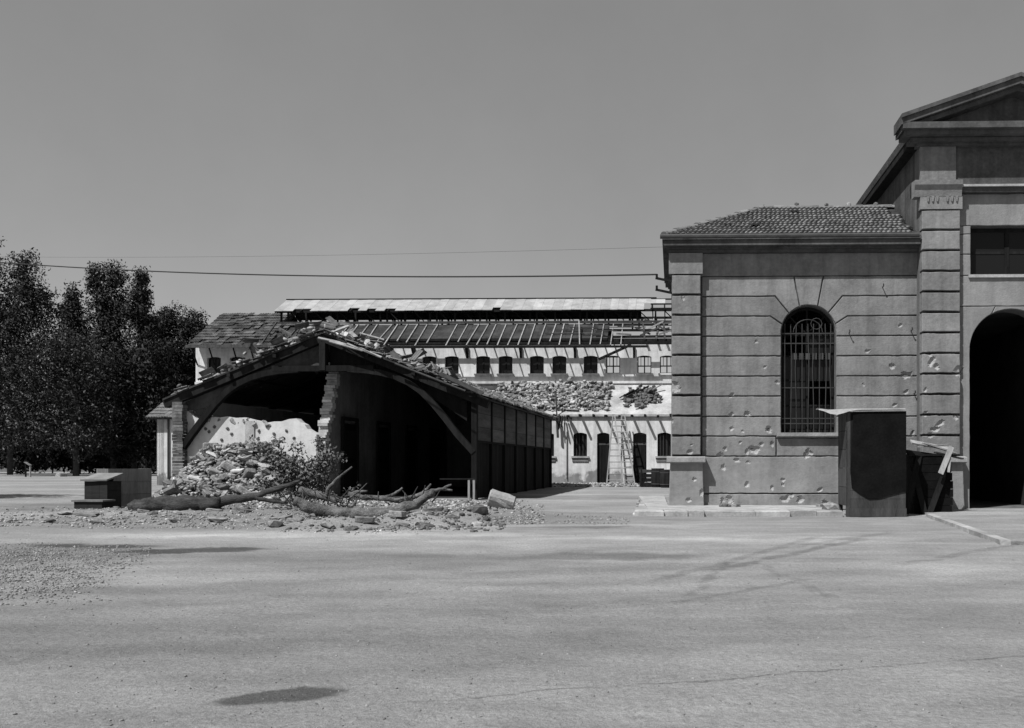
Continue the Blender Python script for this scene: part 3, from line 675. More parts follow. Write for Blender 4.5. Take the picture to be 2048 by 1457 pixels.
felt = [(-hw+.09,sh-.03),(hw+.05,sh-.02),(hw+.05,zf_(983)),(hw-.18,zf_(988)),(hw*.1,zf_(997)),(-hw+.40,zf_(998)),(-hw+.22,zf_(988)),(-hw+.06,zf_(976)),(-hw+.03,zf_(940)),(-hw+.06,zf_(900))]
MB().prism(felt, -.052, -.036).build('tarred_cover', MT['tarfelt'], sb)
# pale sheet: curled plate reaching left
sm = MB(); nu = 14
rows = []
for i in range(nu+1):
    k = i/nu; x = -hw-.62*(1-k)**1.0 + (2*hw+.62)*k*1.0 if False else (-hw-.62)+(2*hw+.64)*k
    curl = -.05*math.exp(-((k-.16)/.10)**2)+.03*(1-k)**3
    taper = min(1, .12+k*3.2)
    rows.append([(x, -.08+.35*(1-taper)*.6, sh+.02+curl+.015*k), (x, .25, sh+.035+curl*.4+.02*math.sin(k*9)*.5), (x, -.08+1.02*taper, sh+.05+.03*k)])
vs_ = [p for r_ in rows for p in r_]+[(p[0],p[1]-(.02 if j_==0 else 0),p[2]-(.014 if j_ else .02+.075*math.exp(-((i_/nu-.24)/.13)**2))) for i_, r_ in enumerate(rows) for j_, p in enumerate(r_)]; o_ = len(rows)*3
fs = []
for i in range(nu):
    for j in range(2):
        a = i*3+j; fs += [(a,a+1,a+4,a+3), (a+o_,a+3+o_,a+4+o_,a+1+o_)]
    fs += [(i*3,i*3+3,i*3+3+o_,i*3+o_),(i*3+2,i*3+2+o_,i*3+5+o_,i*3+5)]
fs += [(0,o_,1+o_,1),(1,1+o_,2+o_,2)]; e_ = nu*3; fs += [(e_,e_+1,e_+1+o_,e_+o_),(e_+1,e_+2,e_+2+o_,e_+1+o_)]
sm.add(vs_, fs).build('roof_sheet', MT['sheet'], sb)
# dark chest and loose boards right of it
ch = thing('wooden_chest', 'dark wooden chest half buried under boards beside the sentry box', 'chest', WP(1872,1030,19.6)-Vector((0,0,WP(1872,1030,19.6).z)), R(4))
cb = MB(); cb.box(-.62,.16,-.4,.4,0,1.24)
cb.build('body', MT['wood_dark'], ch)
for i in range(7): MB().box(-.64+.02*math.sin(i*4),.18+.03*math.sin(i*7),-.425,-.402,.02+i*.175,.02+i*.175+.165).build('board', MT['tarfelt'], ch)
MB().box(-.66,.20,-.44,.42,1.245,1.29).build('lid', MT['wood_dark'], ch)
def plank(name, label, p, q, w, t_, matr, up=(0,0,1), cat='plank', group=None):
    p = Vector(p); q = Vector(q); c = (p+q)/2
    m = MB().beam(p, q, w, t_, up); o = m.build(name, matr, None, tuple(c)); o.location = c
    return tag(o, label, cat, group)
plank('plank', 'pale splintered plank lying across the dark chest lid', WP(1822,884,19.35), WP(1903,899,19.45), .16, .03, MT['wood_pale'], (.1,-.5,1))
plank('plank', 'narrow pale plank jutting past the dark chest', WP(1838,894,19.25), WP(1900,889,19.6), .10, .025, MT['wood_pale'])
plank('plank', 'pale board leaning steeply against the gate pilaster pedestal', WP(1881,948,18.95), WP(1903,894,19.10), .11, .03, MT['wood_pale'], (0,-1,.2))
plank('plank', 'thin lath standing beside the leaning pale board', WP(1897,945,19.0), WP(1901,900,19.12), .05, .02, MT['wood_pale'], (0,-1,.2))
plank('plank', 'dark plank propped between chest and sentry box', WP(1812,905,19.05), WP(1884,915,19.5), .22, .03, MT['wood_dark'], (0,-.6,1))
for i, (a_, b_, c_, d_, m_, lb) in enumerate(((1812,1028,1838,912,'wood_dark','dark board leaning upright on the front of the chest'),(1850,1030,1826,930,'wood_dark','dark board slanting across the front of the chest'),(1858,1030,1886,955,'wood_dark','short dark board propped against the chest corner'),(1846,886,1912,907,'wood_pale','pale lath balanced over the chest edge toward the portal'),(1815,1031,1905,1033,'wood_dark','dark beam lying on the ground before the chest'),(1870,905,1925,918,'wood_mid','grey plank end sticking out behind the leaning pale board'))):
    plank('plank', lb, WP(a_,b_,19.0 if i < 3 else 19.2), WP(c_,d_,19.12 if i < 3 else 19.3), .12, .03, MT[m_], (0,-1,.2) if i < 3 else (0,0,1))
# stones on the pavement
for px, py, s in ((1447,1010,.17),(1470,1011,.15),(1660,1022,.30),(1640,1020,.14),(1456,1007,.10)):
    Y = 20.2 if s < .2 else 18.9
    p = WP(px, py, Y); tag(link('stone', ROCKS[random.randrange(14)], None, None, (p.x, Y, .11+s*.22), (0,0,random.random()*6), (s*1.3,s,s*.8)), 'pale broken lump lying on the pavement below the stone wall', 'stone', 'lumps on the pavement')

# ------------------------------------------------------------------ the wrecked shed
SA = R(-3.0); SO = Vector((-9.77, 27.0, 0)); SHW = 4.58; SL = 13.65; SE = 3.05; SR = 4.90
shed = thing('wrecked_shed', 'long dark timber shed with collapsed open front and ragged roof', 'shed', SO, SA)
sc_, ss_ = math.cos(SA), math.sin(SA)
def S(px, py, y=0.0):     # pixel to shed-local x, z in the plane local y
    k = (px-PX0)/FPX      # X = k*Y ; X = SOx + x*c - y*s ; Y = SOy + x*s + y*c
    x = (k*(SO.y+y*sc_) - SO.x + y*ss_)/(sc_-k*ss_); Y = SO.y+x*ss_+y*sc_
    return x, EYE-(py-HOR)*Y/FPX
rs = (SR-SE)/SHW
def rz(x): return SR-abs(x)*rs
OH = .20
# roof deck, sagging, with torn front edge
def roof_grid(sgn, name):
    m = MB(); ny, nxx = 40, 10; vv = []; r = random.Random(3+sgn)
    for j in range(ny+1):
        y = -OH+(SL+.3+OH)*j/ny
        for i in range(nxx+1):
            a = (SHW+(.42 if sgn > 0 else .30))*i/nxx
            sag = -.10*math.sin(math.pi*min(1,max(0,(y+OH)/6)))*math.sin(math.pi*i/nxx) + .03*mnoise.noise((a*1.3,y*.8,sgn*5))
            fy = y + ((r.uniform(-.22,.12) if (sgn > 0 and 1 < i < 8) else r.uniform(-.02,.02)) if j == 0 else 0)
            vv.append((sgn*a, fy, SR-a*rs+.10+sag*(1 if i else .2)))
    n = len(vv); vv += [(a,b,c-.05) for a,b,c in vv]
    for j in range(ny):
        for i in range(nxx):
            q = j*(nxx+1)+i; a = (q,q+1,q+nxx+2,q+nxx+1); m.f.append(a); m.f.append(tuple(t_+n for t_ in reversed(a)))
    for i in range(nxx): m.f.append((i, i+n, i+1+n, i+1))
    for j in range(ny): a = j*(nxx+1)+nxx; b_ = a+nxx+1; m.f.append((a, a+n, b_+n, b_))
    m.v = vv; return m.build(name, MT['deck'], shed)
roofL = roof_grid(-1, 'roof_slope'); roofR = roof_grid(1, 'roof_slope')
stile = tile_mesh('roof_tile', .26, .42, MT['tile_old'])
def shed_tiles(sgn, parent):
    mb = MB(); pit = math.atan(rs); tv = [tuple(v.co) for v in stile.vertices]; tf = [tuple(p.vertices) for p in stile.polygons]
    for j in range(int(SL/.26)):
        for i in range(13):
            if random.random() < (.12 if j > 4 else .45): continue
            a = (SHW+(.4 if sgn > 0 else .28))-i*.385; y = -.2+j*.262
            rot = Matrix.Rotation(R(90)*sgn+random.uniform(-.06,.06),4,'Z') @ Matrix.Rotation(pit+random.uniform(-.08,.10),4,'X')
            sag = -.10*math.sin(math.pi*min(1,max(0,(y+OH)/6)))*math.sin(math.pi*a/(SHW+.42))
            mm = Matrix.Translation((sgn*a, y, SR-a*rs+.12+sag+random.uniform(0,.05))) @ rot
            mb.add([mm @ Vector(v) for v in tv], tf)
    return tag(mb.build('tile_field', MT['tile_old'], parent, fix=False), kind='stuff')
shed_tiles(-1, roofL); shed_tiles(1, roofR)
# loose tiles and boards thrown about on the roof
for i in range(110):
    if i < 80: x = -random.triangular(.1, 4.4, .9); y = random.uniform(-.3, 5.0)
    else: x = random.uniform(.05, 3.6); y = random.uniform(-.25, 4.0)
    hgt = .10+max(0, random.gauss(.08,.12))*(2.2 if -2.6 < x < .2 else .9)
    link('loose_tile', stile, None, roofL if x < 0 else roofR, (x, y, rz(x)+.10+hgt), (random.uniform(-1.0,1.0), random.uniform(-.9,.9), random.uniform(0,6.28)), (1,1,1.3))
pts = []; szs = []
for i in range(420):
    x = -random.triangular(.0, 4.6, 1.2); y = random.uniform(-.35, 6.0); pts.append((x, y, rz(x)+.12+abs(random.gauss(0,.09))*(2 if -2.5 < x else 1))); szs.append(random.uniform(.06,.24))
for i in range(240):
    x = random.uniform(0,4.6); y = random.uniform(-.3, 12); pts.append((x, y, rz(x)+.12+abs(random.gauss(0,.07)))); szs.append(random.uniform(.06,.20))
tag(scatter('roof_rubble', pts, szs, MT['rubble'], roofL), kind='stuff')
for i, (a, b_, w) in enumerate(((( .02,4.78,-.50),(.62,4.66,-.30),.10),((.35,4.70,-.42),(1.35,4.42,-.40),.16),((.55,4.95,-.1),(1.5,4.55,.2),.15),((.25,5.0,-.1),(.62,5.25,.3),.12),((.85,4.62,-.40),(1.9,4.20,-.44),.08),((.7,5.05,.2),(1.15,4.75,-.2),.12),((.9,5.05,.5),(1.5,4.9,.9),.12),((2.3,4.02,-.42),(4.4,3.2,-.47),.06),((3.6,3.72,-.36),(4.9,3.12,-.40),.20))):
    MB().beam((a[0],a[2],a[1]),(b_[0],b_[2],b_[1]), w, .03, (0,-.6,1)).build('broken_board', MT['wood_pale'] if i < 7 else MT['wood_mid'], roofR)
for i in range(22):
    x = random.uniform(.05,1.5); link('plaster_lump', ROCKS[random.randrange(14)], MT['brick'], roofR, (x, random.uniform(-.3,.9), rz(x)+.17+random.uniform(0,.16)), (random.random()*3,random.random()*3,random.random()*3), Vector((.24,.15,.12))*random.uniform(.5,1.2))
# front truss
ty0, ty1 = -.14, .06
def tb(p, q, w, name='brace', y0=ty0, y1=ty1, m=None):
    p = Vector(p); q = Vector(q); d = (q-p).normalized(); n = Vector((-d.y, d.x))*w/2
    return MB().prism([tuple(p+n), tuple(q+n), tuple(q-n), tuple(p-n)], y0, y1).build(name, m or MT['wood_dark'], shed)
tb((-SHW-.3, rz(SHW+.3)-.06), (0.0, SR-.06), .24, 'rafter', -.15, .08); tb((SHW+.4, rz(SHW+.4)-.06), (0.0, SR-.06), .24, 'rafter', -.162, .078)
kz = S(650,738)[1]
tb((-1.55,kz), (1.55,kz), .17, 'collar_beam', -.145, .055); MB().box(-.09,.09,-.17,.09,kz-.06,SR-.2).build('king_post', MT['wood_dark'], shed)
def arch_brace(pts, w, y0, y1):
    pts = [Vector(p) for p in pts]; up, dn = [], []
    for i, p in enumerate(pts):
        d = (pts[min(i+1,len(pts)-1)]-pts[max(i-1,0)]).normalized(); n_ = Vector((-d.y, d.x))*w/2; up.append(p+n_); dn.append(p-n_)
    m = MB(); k = len(pts)
    m.v = [(q.x, y0, q.y) for q in up]+[(q.x, y0, q.y) for q in dn]+[(q.x, y1, q.y) for q in up]+[(q.x, y1, q.y) for q in dn]
    for i in range(k-1): m.f += [(i,i+1,k+i+1,k+i),(2*k+i,3*k+i,3*k+i+1,2*k+i+1),(i,2*k+i,2*k+i+1,i+1),(k+i,k+i+1,3*k+i+1,3*k+i)]
    m.f += [(0,k,3*k,2*k),(k-1,3*k-1,4*k-1,2*k-1)]
    return m.build('arch_brace', MT['wood_dark'], shed)
ARC = [S(a_, b_) for a_, b_ in ((360,906),(384,872),(408,840),(432,810),(456,785),(480,768),(506,756),(534,748),(564,743),(600,740))]
arch_brace(ARC, .17, -.142, .052); arch_brace([(-p[0]+(.10 if i == 0 else 0), p[1]) for i, p in enumerate(ARC)], .17, -.141, .053)
lx = [S(372,893), S(468,770), S(562,741)]
mir = lambda p: (-p[0], p[1])
# gable infill panels behind the truss
gp = [(-SHW+.1,SE-.12), (-SHW+.1,S(372,822)[1]), S(400,828), (lx[0][0]+.45, S(420,828)[1])]
MB().prism([(-SHW+.12, SE-.15),(-SHW+.12,S(372,824)[1]),(S(430,812)[0],S(430,812)[1]),(lx[1][0]+.05,lx[1][1]-.05),(lx[1][0]+.05,rz(lx[1][0])-.2)], .09, .13).build('gable_panel', MT['shade_grey'], shed)  # left infill greyed, shade under the rafter is in its colour
MB().prism([(lx[1][0]+.06,rz(lx[1][0])-.2),(lx[1][0]+.06,lx[1][1]-.02),(lx[2][0],kz-.02),(-.08,kz-.02),(-.08,SR-.2)], .091, .129).build('gable_panel', MT['shade_grey'], shed)
MB().prism([(.09,kz-.02),(1.6,kz-.02),(-lx[1][0],lx[1][1]),(-lx[1][0],rz(lx[1][0])-.2),(.09,SR-.2)], .20, .24).build('gable_panel', MT['wood_dark'], shed)  # right-hand panels are dark sheets standing in for the unlit interior
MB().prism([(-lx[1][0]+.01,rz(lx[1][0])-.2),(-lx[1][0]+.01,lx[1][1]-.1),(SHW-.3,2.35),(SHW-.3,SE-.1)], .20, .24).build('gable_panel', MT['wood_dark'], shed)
# white front wall, broken off along the top
ft = [(372,822),(388,836),(404,838),(420,834),(436,835),(452,833),(468,836),(486,835),(500,839),(514,842),(528,846),(546,843),(560,843),(576,838),(590,837),(598,845),(606,849),(612,858),(620,863),(630,869)]
top = [S(a, b_) for a, b_ in ft]
wl = MB().prism([(-SHW+.1,0)]+top+[(top[-1][0],0)], .10, .42).build('front_wall', MT['white'], shed)
for i in range(26):   # broken masonry along the top edge
    k = random.uniform(0, .62); a = top[int(k*(len(top)-1))]; link('masonry_stone', ROCKS[random.randrange(14)], None, shed, (a[0]+random.uniform(-.1,.2), .12+random.uniform(-.02,.1), a[1]-random.uniform(.02,.15)), (random.random()*3,random.random()*3,random.random()*3), Vector((.20,.12,.13))*random.uniform(.7,1.2))
tag(MB().box(S(488,835)[0], S(506,835)[0], .06, .098, .0, S(488,842)[1]).build('wall_pier', MT['kerb'], shed), 'narrow grey pier on the white wall')
for px, py in ((408,858),(426,854),(452,857),(415,864),(460,868),(440,880),(515,862),(545,868),(570,862),(585,876),(480,900),(425,905)):
    x, z = S(px, py); link('shell_hole', ROCKS[random.randrange(8)], MT['soil'], shed, (x, .085, z), (0,random.random()*6,0), (.10,.05,.11))
# brick pier at the left corner
for i in range(30):
    z = i*.098; dx = random.uniform(-.012,.012)
    MB().box(-SHW-.02+dx, -SHW+.30+dx+random.uniform(-.02,.02), -.17+random.uniform(-.015,.015), .09, z+.004, z+.093).build('brick', MT['brick_old'], shed)
# partition wall with toothed broken end sloping back
px0b = S(630,862,.25)[0]; pxm = (px0b+.26, 0); n = 46
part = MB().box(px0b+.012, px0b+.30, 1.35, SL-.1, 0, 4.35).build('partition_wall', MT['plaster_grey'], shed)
for i in range(n):
    z = i*(4.25/n); t_ = min(1, max(0, (z-1.7)/2.3)); y0 = .22+.95*t_+(.13 if (i//2) % 2 else 0)+random.uniform(-.03,.03)
    MB().box(px0b+random.uniform(-.01,.01), px0b+.32+random.uniform(-.05,.03), y0, y0+.26, z+.004, z+4.25/n-.003).build('brick', MT['brick'], shed)
    MB().box(px0b+.01, px0b+.30, y0+.262, 1.348, z, z+4.25/n-.001).build('wall_course', MT['plaster_grey'], shed) if y0+.27 < 1.34 else None
for yy in (1.5, 4.6, 7.7, 10.8):
    d_ = MB().box(pxm[0]+.08, pxm[0]+.12, yy, yy+1.1, .02, 2.35).build('door', MT['tarfelt'], shed)
    MB().box(pxm[0]+.10, pxm[0]+.16, yy-.1, yy, 0, 2.45).box(pxm[0]+.10, pxm[0]+.16, yy+1.1, yy+1.2, 0, 2.45).box(pxm[0]+.10, pxm[0]+.16, yy-.1, yy+1.2, 2.451, 2.56).build('door_frame', MT['wood_dark'], d_)
    MB().box(pxm[0]+.121, pxm[0]+.14, yy+.12, yy+.98, .3, 1.1).box(pxm[0]+.121, pxm[0]+.14, yy+.12, yy+.98, 1.25, 2.15).build('door_panel', MT['wood_dark'], d_)
MB().box(-SHW+.1, SHW-.1, SL-.1, SL+.12, 0, SE).prism([(-SHW+.1,SE+.002),(SHW-.1,SE+.002),(0,SR-.05)], SL-.1, SL+.12).build('rear_wall', MT['plaster_grey'], shed)
MB().box(-SHW, -SHW+.28, .43, SL, 0, SE).build('side_wall', MT['white'], shed)
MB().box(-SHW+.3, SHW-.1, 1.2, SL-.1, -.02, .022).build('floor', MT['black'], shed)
# right-hand wall: posts, upper boards, lower panels, plate
bay = SL/7
for i in range(8): MB().box(SHW-.09, SHW+.07, i*bay-.07-(.05 if i == 0 else 0), i*bay+.07, 0, SE-.02).build('post', MT['wood_dark'], shed)
for i in range(7):
    for j in range(3):
        z0 = 1.76+j*.42; MB().box(SHW-.01, SHW+.035, i*bay+.072, (i+1)*bay-.072, z0+.006*(j>0), z0+.415).build('board', MT['board'], shed)
    for j in range(6):
        y0 = i*bay+.075+j*(bay-.15)/6; MB().box(SHW-.05-.01*(j%2), SHW-.015, y0+.003, y0+(bay-.15)/6-.003, .03, 1.72).build('lower_board', MT['wood_dark'], shed)
MB().box(SHW-.06, SHW+.06, .07, SL, 1.70, 1.765).build('rail', MT['wood_dark'], shed); MB().box(SHW-.10, SHW+.09, -.35, SL+.2, SE-.018, SE+.10).build('wall_plate', MT['wood_dark'], shed)
for k in range(1, 7):
    for sgn in (-1, 1): MB().beam((sgn*(SHW-.05),k*bay,SE+.02),(0,k*bay,SR-.06),.12,.16).build('rafter', MT['wood_dark'], shed)
for a in (1.4, 2.8):
    for sgn in (-1,1): MB().box(sgn*a-.05, sgn*a+.05, -.30, SL, rz(a)-.10, rz(a)-.0).build('purlin', MT['wood_dark'], shed)
# pale props at the right front corner
for px_ in (938, 948):
    x_ = S(px_, 960, -.25)[0]; MB().box(x_-.03, x_+.03, -.28, -.22, 0, .60).build('prop', MT['wood_pale'], shed)
MB().box(S(880,957,-.25)[0], S(953,957,-.25)[0], -.29, -.21, .602, .64).build('rail', MT['wood_dark'], shed)
# ------------------------------------------------------------------ rubble heap before the shed
def heap_h(x, y):   # in shed-local coordinates
    a = 1.55*math.exp(-((x+2.55)/1.05)**2)+1.25*math.exp(-((x+3.7)/.7)**2)*.75+1.05*math.exp(-((x+1.2)/.9)**2)+.35*math.exp(-((x+.3)/.6)**2)
    a *= max(0, min(1, (y+2.25)/1.95))**1.15 if y < .1 else 1
    return min(a, 1.62)
heap = thing('rubble_heap', 'heap of pale broken stones piled against the white shed wall', 'rubble heap', SO, SA)
core = MB(); gxn, gyn = 40, 20
core.v = [(-4.75+4.9*i/gxn, -2.3+2.4*j/gyn, heap_h(-4.75+4.9*i/gxn, -2.3+2.4*j/gyn)-.13+.05*mnoise.noise((i*.7,j*.7,0))) for j in range(gyn+1) for i in range(gxn+1)]
core.f = [(j*(gxn+1)+i, j*(gxn+1)+i+1, (j+1)*(gxn+1)+i+1, (j+1)*(gxn+1)+i) for j in range(gyn) for i in range(gxn)]
core.build('heap_core', MT['soil'], heap)
k = 0
while k < 295:
    x = random.uniform(-4.75, .15); y = random.uniform(-2.3, .05); h = heap_h(x, y)
    if h < .06: continue
    s = random.choice((.12,.14,.17,.20,.22,.26,.30)); z = h-.04+random.uniform(-.03,.06)
    link('stone', ROCKS[random.choice((0,1,2,3,4,5,6,7,8,8,9,9,10,10,11,11,12,12,13,13))], None, heap, (x, y, max(z, s*.2)), (random.uniform(-.7,.7),random.uniform(-.7,.7),random.random()*6.28), (s*random.uniform(1.1,1.7), s*random.uniform(.7,1.1), s*random.uniform(.5,1.0))); k += 1
for i in range(5):
    x = random.uniform(-4.2,-.4); y = random.uniform(-1.5,-.4); z = heap_h(x,y)+.05; a = random.uniform(-.6,.6)
    MB().beam((x,y,z),(x+math.cos(a)*random.uniform(.7,1.3),y-random.uniform(0,.4),z+random.uniform(-.15,.2)),.09,.07).build('broken_beam', MT['wood_mid'], heap)
for i in range(14):
    x = random.uniform(-4.3,-.2); y = random.uniform(-2.0,-.2); s = random.uniform(.28,.42)
    link('plaster_slab', ROCKS[8+random.randrange(6)], MT['brick'], heap, (x, y, heap_h(x,y)+.02), (random.uniform(-.8,.8),random.uniform(-.5,.5),random.random()*6), (s, s*.7, .08))
pts = []; szs = []
for i in range(2600):
    x = random.uniform(-4.9, .4); y = random.uniform(-2.6, .05); h = heap_h(x, y)
    if h < .02 and random.random() < .6: continue
    pts.append((x, y, h-.05+random.uniform(-.03,.06))); szs.append(random.uniform(.04,.15))
tag(scatter('small_rubble', pts, szs, MT['rubble'], heap), kind='stuff')

# ------------------------------------------------------------------ the roofless hall behind
HA = R(-1.5); HO = Vector((-23.75, 44.0, 0)); hc, hs_ = math.cos(HA), math.sin(HA); HL = 31.0
hall = thing('ruined_hall', 'long whitewashed hall with stripped rafters, raised roof lantern and lean-to', 'building', HO, HA)
def H(px, py, y=0.0):
    k = (px-PX0)/FPX; x = (k*(HO.y+y*hc)-HO.x+y*hs_)/(hc-k*hs_); Y = HO.y+x*hs_+y*hc
    return x, EYE-(py-HOR)*Y/FPX
UY = 2.9      # upper wall plane
# upper wall
wxs = []
c0 = H(966,730,UY)[0]
cen = []
for base in (966, 1011):
    for k in range(-6, 5): cen.append(base+107.6*k)
cen = sorted(c for c in cen if 415 < c < 1500)
zs0, zs1 = 5.70, 6.62; ops = []
for c in cen:
    x = H(c, 730, UY)[0]; ops.append((x-.36, x+.36, zs0, zs1, .07))
ops = [o for o in ops if o[1] < HL-.5]
uw = MB(); wall_open(uw, 0, HL, 0, 7.18, UY, UY+.4, ops)
uw.build('upper_wall', MT['whitefar'], hall)
see = H(1200, 730, UY)[0]
sash_me = {}
for o in ops:
    cx = (o[0]+o[1])/2; seeth = cx > see
    f = MB().box(o[0],o[0]+.05,UY+.16,UY+.22,zs0,zs1).box(o[1]-.05,o[1],UY+.16,UY+.22,zs0,zs1).box(o[0],o[1],UY+.162,UY+.218,zs1-.08,zs1-.01).box(o[0],o[1],UY+.162,UY+.218,zs0,zs0+.05).box(cx-.03,cx+.03,UY+.164,UY+.216,zs0,zs1)
    if seeth: f.box(o[0],o[1],UY+.166,UY+.214,zs0+.36,zs0+.42).box(cx-.2,cx-.17,UY+.17,UY+.21,zs0+.4,zs1).box(cx+.17,cx+.2,UY+.17,UY+.21,zs0+.4,zs1)
    f = f.build('window', MT['wood_dark'], hall)
    if not seeth:
        MB().box(o[0]+.05,cx-.03,UY+.185,UY+.19,zs0+.05,zs1-.08).build('pane', MT['glass'], f); MB().box(cx+.03,o[1]-.05,UY+.185,UY+.19,zs0+.05,zs1-.08).build('pane', MT['glass'], f)
    MB().box(o[0]-.08, o[1]+.08, UY-.12, UY+.1, zs0-.09, zs0-.002).build('window_sill', MT['whitefar'], hall)
MB().box(.0, HL, UY-.10, UY-.002, 5.18, 5.30).build('string_course', MT['whitefar'], hall)
HDp = 5.7; RZ2 = 9.22; EY = 2.0; EZ2 = 7.02; hsl = (RZ2-EZ2)/(HDp-EY)
hz = lambda y: RZ2-abs(y-HDp)*hsl
MB().box(.02, HL, UY+.02, UY+.38, 7.182, 7.50).build('wall_plate', MT['wood_dark'], hall)  # dark beam added so the strip above the wall looks shaded
rearY = 2*HDp-UY
brk = H(1200,730,rearY)[0]
MB().box(0, brk, rearY-.4, rearY, 0, 7.18).box(brk, HL, rearY-.4, rearY, 0, 5.2).build('rear_wall', MT['whitefar'], hall)
MB().prismx([(UY+.4,0),(rearY-.4,0),(rearY-.4,7.1),(HDp,hz(HDp)-.2),(UY+.4,7.1)], .0, .35).build('end_wall', MT['whitefar'], hall)
MB().prismx([(UY+.4,0),(rearY-.4,0),(rearY-.4,7.1),(HDp,hz(HDp)-.2),(UY+.4,7.1)], HL-.35, HL).build('end_wall', MT['whitefar'], hall)
MB().box(.4, HL-.4, UY+.4, rearY-.4, 4.9, 5.0).build('upper_floor', MT['black'], hall)
dx1 = H(1215, 680, UY)[0]; cl0 = H(548,627,4.1)[0]; cl1 = H(1262,627,4.1)[0]; cl2 = H(1312,627,4.1)[0]
LY0 = 4.45
def sheet(x0, x1, y0, y1, name, m, dz=0, th_=.05):
    return MB().prismx([(y0,hz(y0)+dz),(y1,hz(y1)+dz),(y1,hz(y1)+dz+th_),(y0,hz(y0)+dz+th_)], x0, x1).build(name, m, hall)
# dark boarding, its colour standing in for the unlit inside: front slope up to lantern, rear slope, ragged right end in strips
sheet(.02, cl0+.4, EY-.02, HDp, 'roof_boarding', MT['deck'])
nst = 24; xa = cl0+.402
for i in range(nst):
    xb = cl0+.402+(dx1-cl0-.402)*(i+1)/nst
    sheet(xa+.002, xb-.004, UY-.05+random.uniform(0,.03), LY0+random.uniform(0,.1), 'roof_boarding', MT['deck'], dz=random.uniform(-.01,.01)-.06)
    xa = xb
sheet(-.2, cl0+.4, HDp+.001, rearY+.5, 'rear_roof_boarding', MT['deck'])
sheet(cl0+.402, dx1, 2*HDp-LY0, rearY+.5, 'rear_roof_boarding', MT['deck'])
# left part: worn tiles over the boarding, in three bands
tl = MB(); tv = [tuple(v.co) for v in stile.vertices]; tf = [tuple(p.vertices) for p in stile.polygons]; pit = math.atan(hsl)
xe = cl0+.2
for j in range(12):
    y = EY-.05+j*.318; x = .10
    while x < xe+1.2:
        lim = xe+1.0-.7*abs(math.sin(j*2.7))
        if x < lim and random.random() > .08+.25*(x > xe-2 and j < 7):
            mm = Matrix.Translation((x, y, hz(y)+.055+random.uniform(0,.03))) @ Matrix.Rotation(random.uniform(-.05,.05),4,'Z') @ Matrix.Rotation(pit+random.uniform(-.05,.05),4,'X'); tl.add([mm @ Vector(v) for v in tv], tf)
        x += .262
tag(tl.build('tile_field', MT['tile_dark'], hall, fix=False), kind='stuff')
MB().box(.0, xe+1, EY-.10, EY-.03, EZ2-.05, EZ2+.10).build('eave_board', MT['wood_mid'], hall)
for k in range(4): MB().tube([(.1+k*.9+.35*(k>1),UY-.02,6.2),(.1+k*.9+.35*(k>1),UY-.55,7.0)], .04, 6).build('eave_bracket', MT['wood_dark'], hall)
# rafters
px = 500.0; k = 0
while px < 1262:
    xr = H(px, 690, EY)[0]; top_y = LY0+.05
    jl = random.choice((random.uniform(-.04,.04), random.uniform(-.05,.05), random.uniform(-.22,.22)))
    if random.random() > .03:
        a = (xr, EY+(.0 if random.random()>.12 else random.uniform(.1,.5)), 0); 
        MB().beam((xr,a[1],hz(a[1])+.03+random.uniform(-.03,.03)),(xr+jl,top_y-(0 if random.random() > .12 else random.uniform(.3,1.0)),hz(top_y)+.03),.052,.07).build('rafter', MT['wood_pale'] if px > 585 else MT['wood_mid'], hall)
    px += 20.6; k += 1
for j, (y, a, b_, m_) in enumerate(((EY+.02,cl0,H(1296,690,EY)[0],'wood_dark'),(EY+.42,cl0,dx1+1,'wood_dark'),(EY+.80,cl0+1,dx1,'wood_dark'))):
    MB().beam((a,y,hz(y)-.06),(b_,y,hz(y)-.06),.10,.11).build('eave_batten', MT[m_], hall)
for px_, y0_, in ((1090,3.2),(1110,3.6),(1165,3.1),(1190,3.5),(1215,3.9),(1140,3.9)):
    a = H(px_,670,y0_)[0]; MB().box(a, a+random.uniform(1.0,2.2), y0_-.03, y0_+.03, hz(y0_)+.06, hz(y0_)+.10).build('batten', MT['wood_mid'], hall)
for px_ in (935,1042,1150,1268,828):
    a = H(px_,705,UY)[0]; b = MB().beam((a,UY+.05,6.55),(a,UY-.45,7.05),.09,.09).box(a-.05,a+.05,UY-.13,UY-.001,6.5,7.1); b.build('eave_strut', MT['wood_dark'], hall)
# bare frame at the right end
for y in (2.3, 3.0, 3.7, 4.4):
    MB().beam((dx1-.6,y,hz(y)+.02+random.uniform(-.05,.05)),(HL-2,y,hz(y)+.02+random.uniform(-.05,.05)),.11,.12).build('purlin', MT['wood_dark'], hall)
for px_ in (1290,1312,1330,1350,1372):
    a = H(px_,660,3)[0]; MB().beam((a,EY+.6,hz(EY+.6)),(a+random.uniform(-.2,.2),LY0,hz(LY0)+random.uniform(-.05,.1)),.09,.10).build('rafter', MT['wood_mid'], hall)
a = H(1262,690,2.2)[0]; b = H(1196,719,2.2)[0]
MB().beam((b,2.55,H(1196,719,2.5)[1]),(a,2.2,H(1262,690,2.2)[1]),.11,.12).build('hanging_beam', MT['wood_dark'], hall)
for i in range(14):
    a = H(random.uniform(1255,1345),0,3.3)[0]; y = random.uniform(3,4.6); MB().beam((a,y,hz(y)+.05),(a+random.uniform(-.9,.9),y+random.uniform(-.4,.4),hz(y)+random.uniform(-.1,.5)),.06,.08).build('broken_lath', MT['wood_mid' if i%2 else 'wood_pale'], hall)
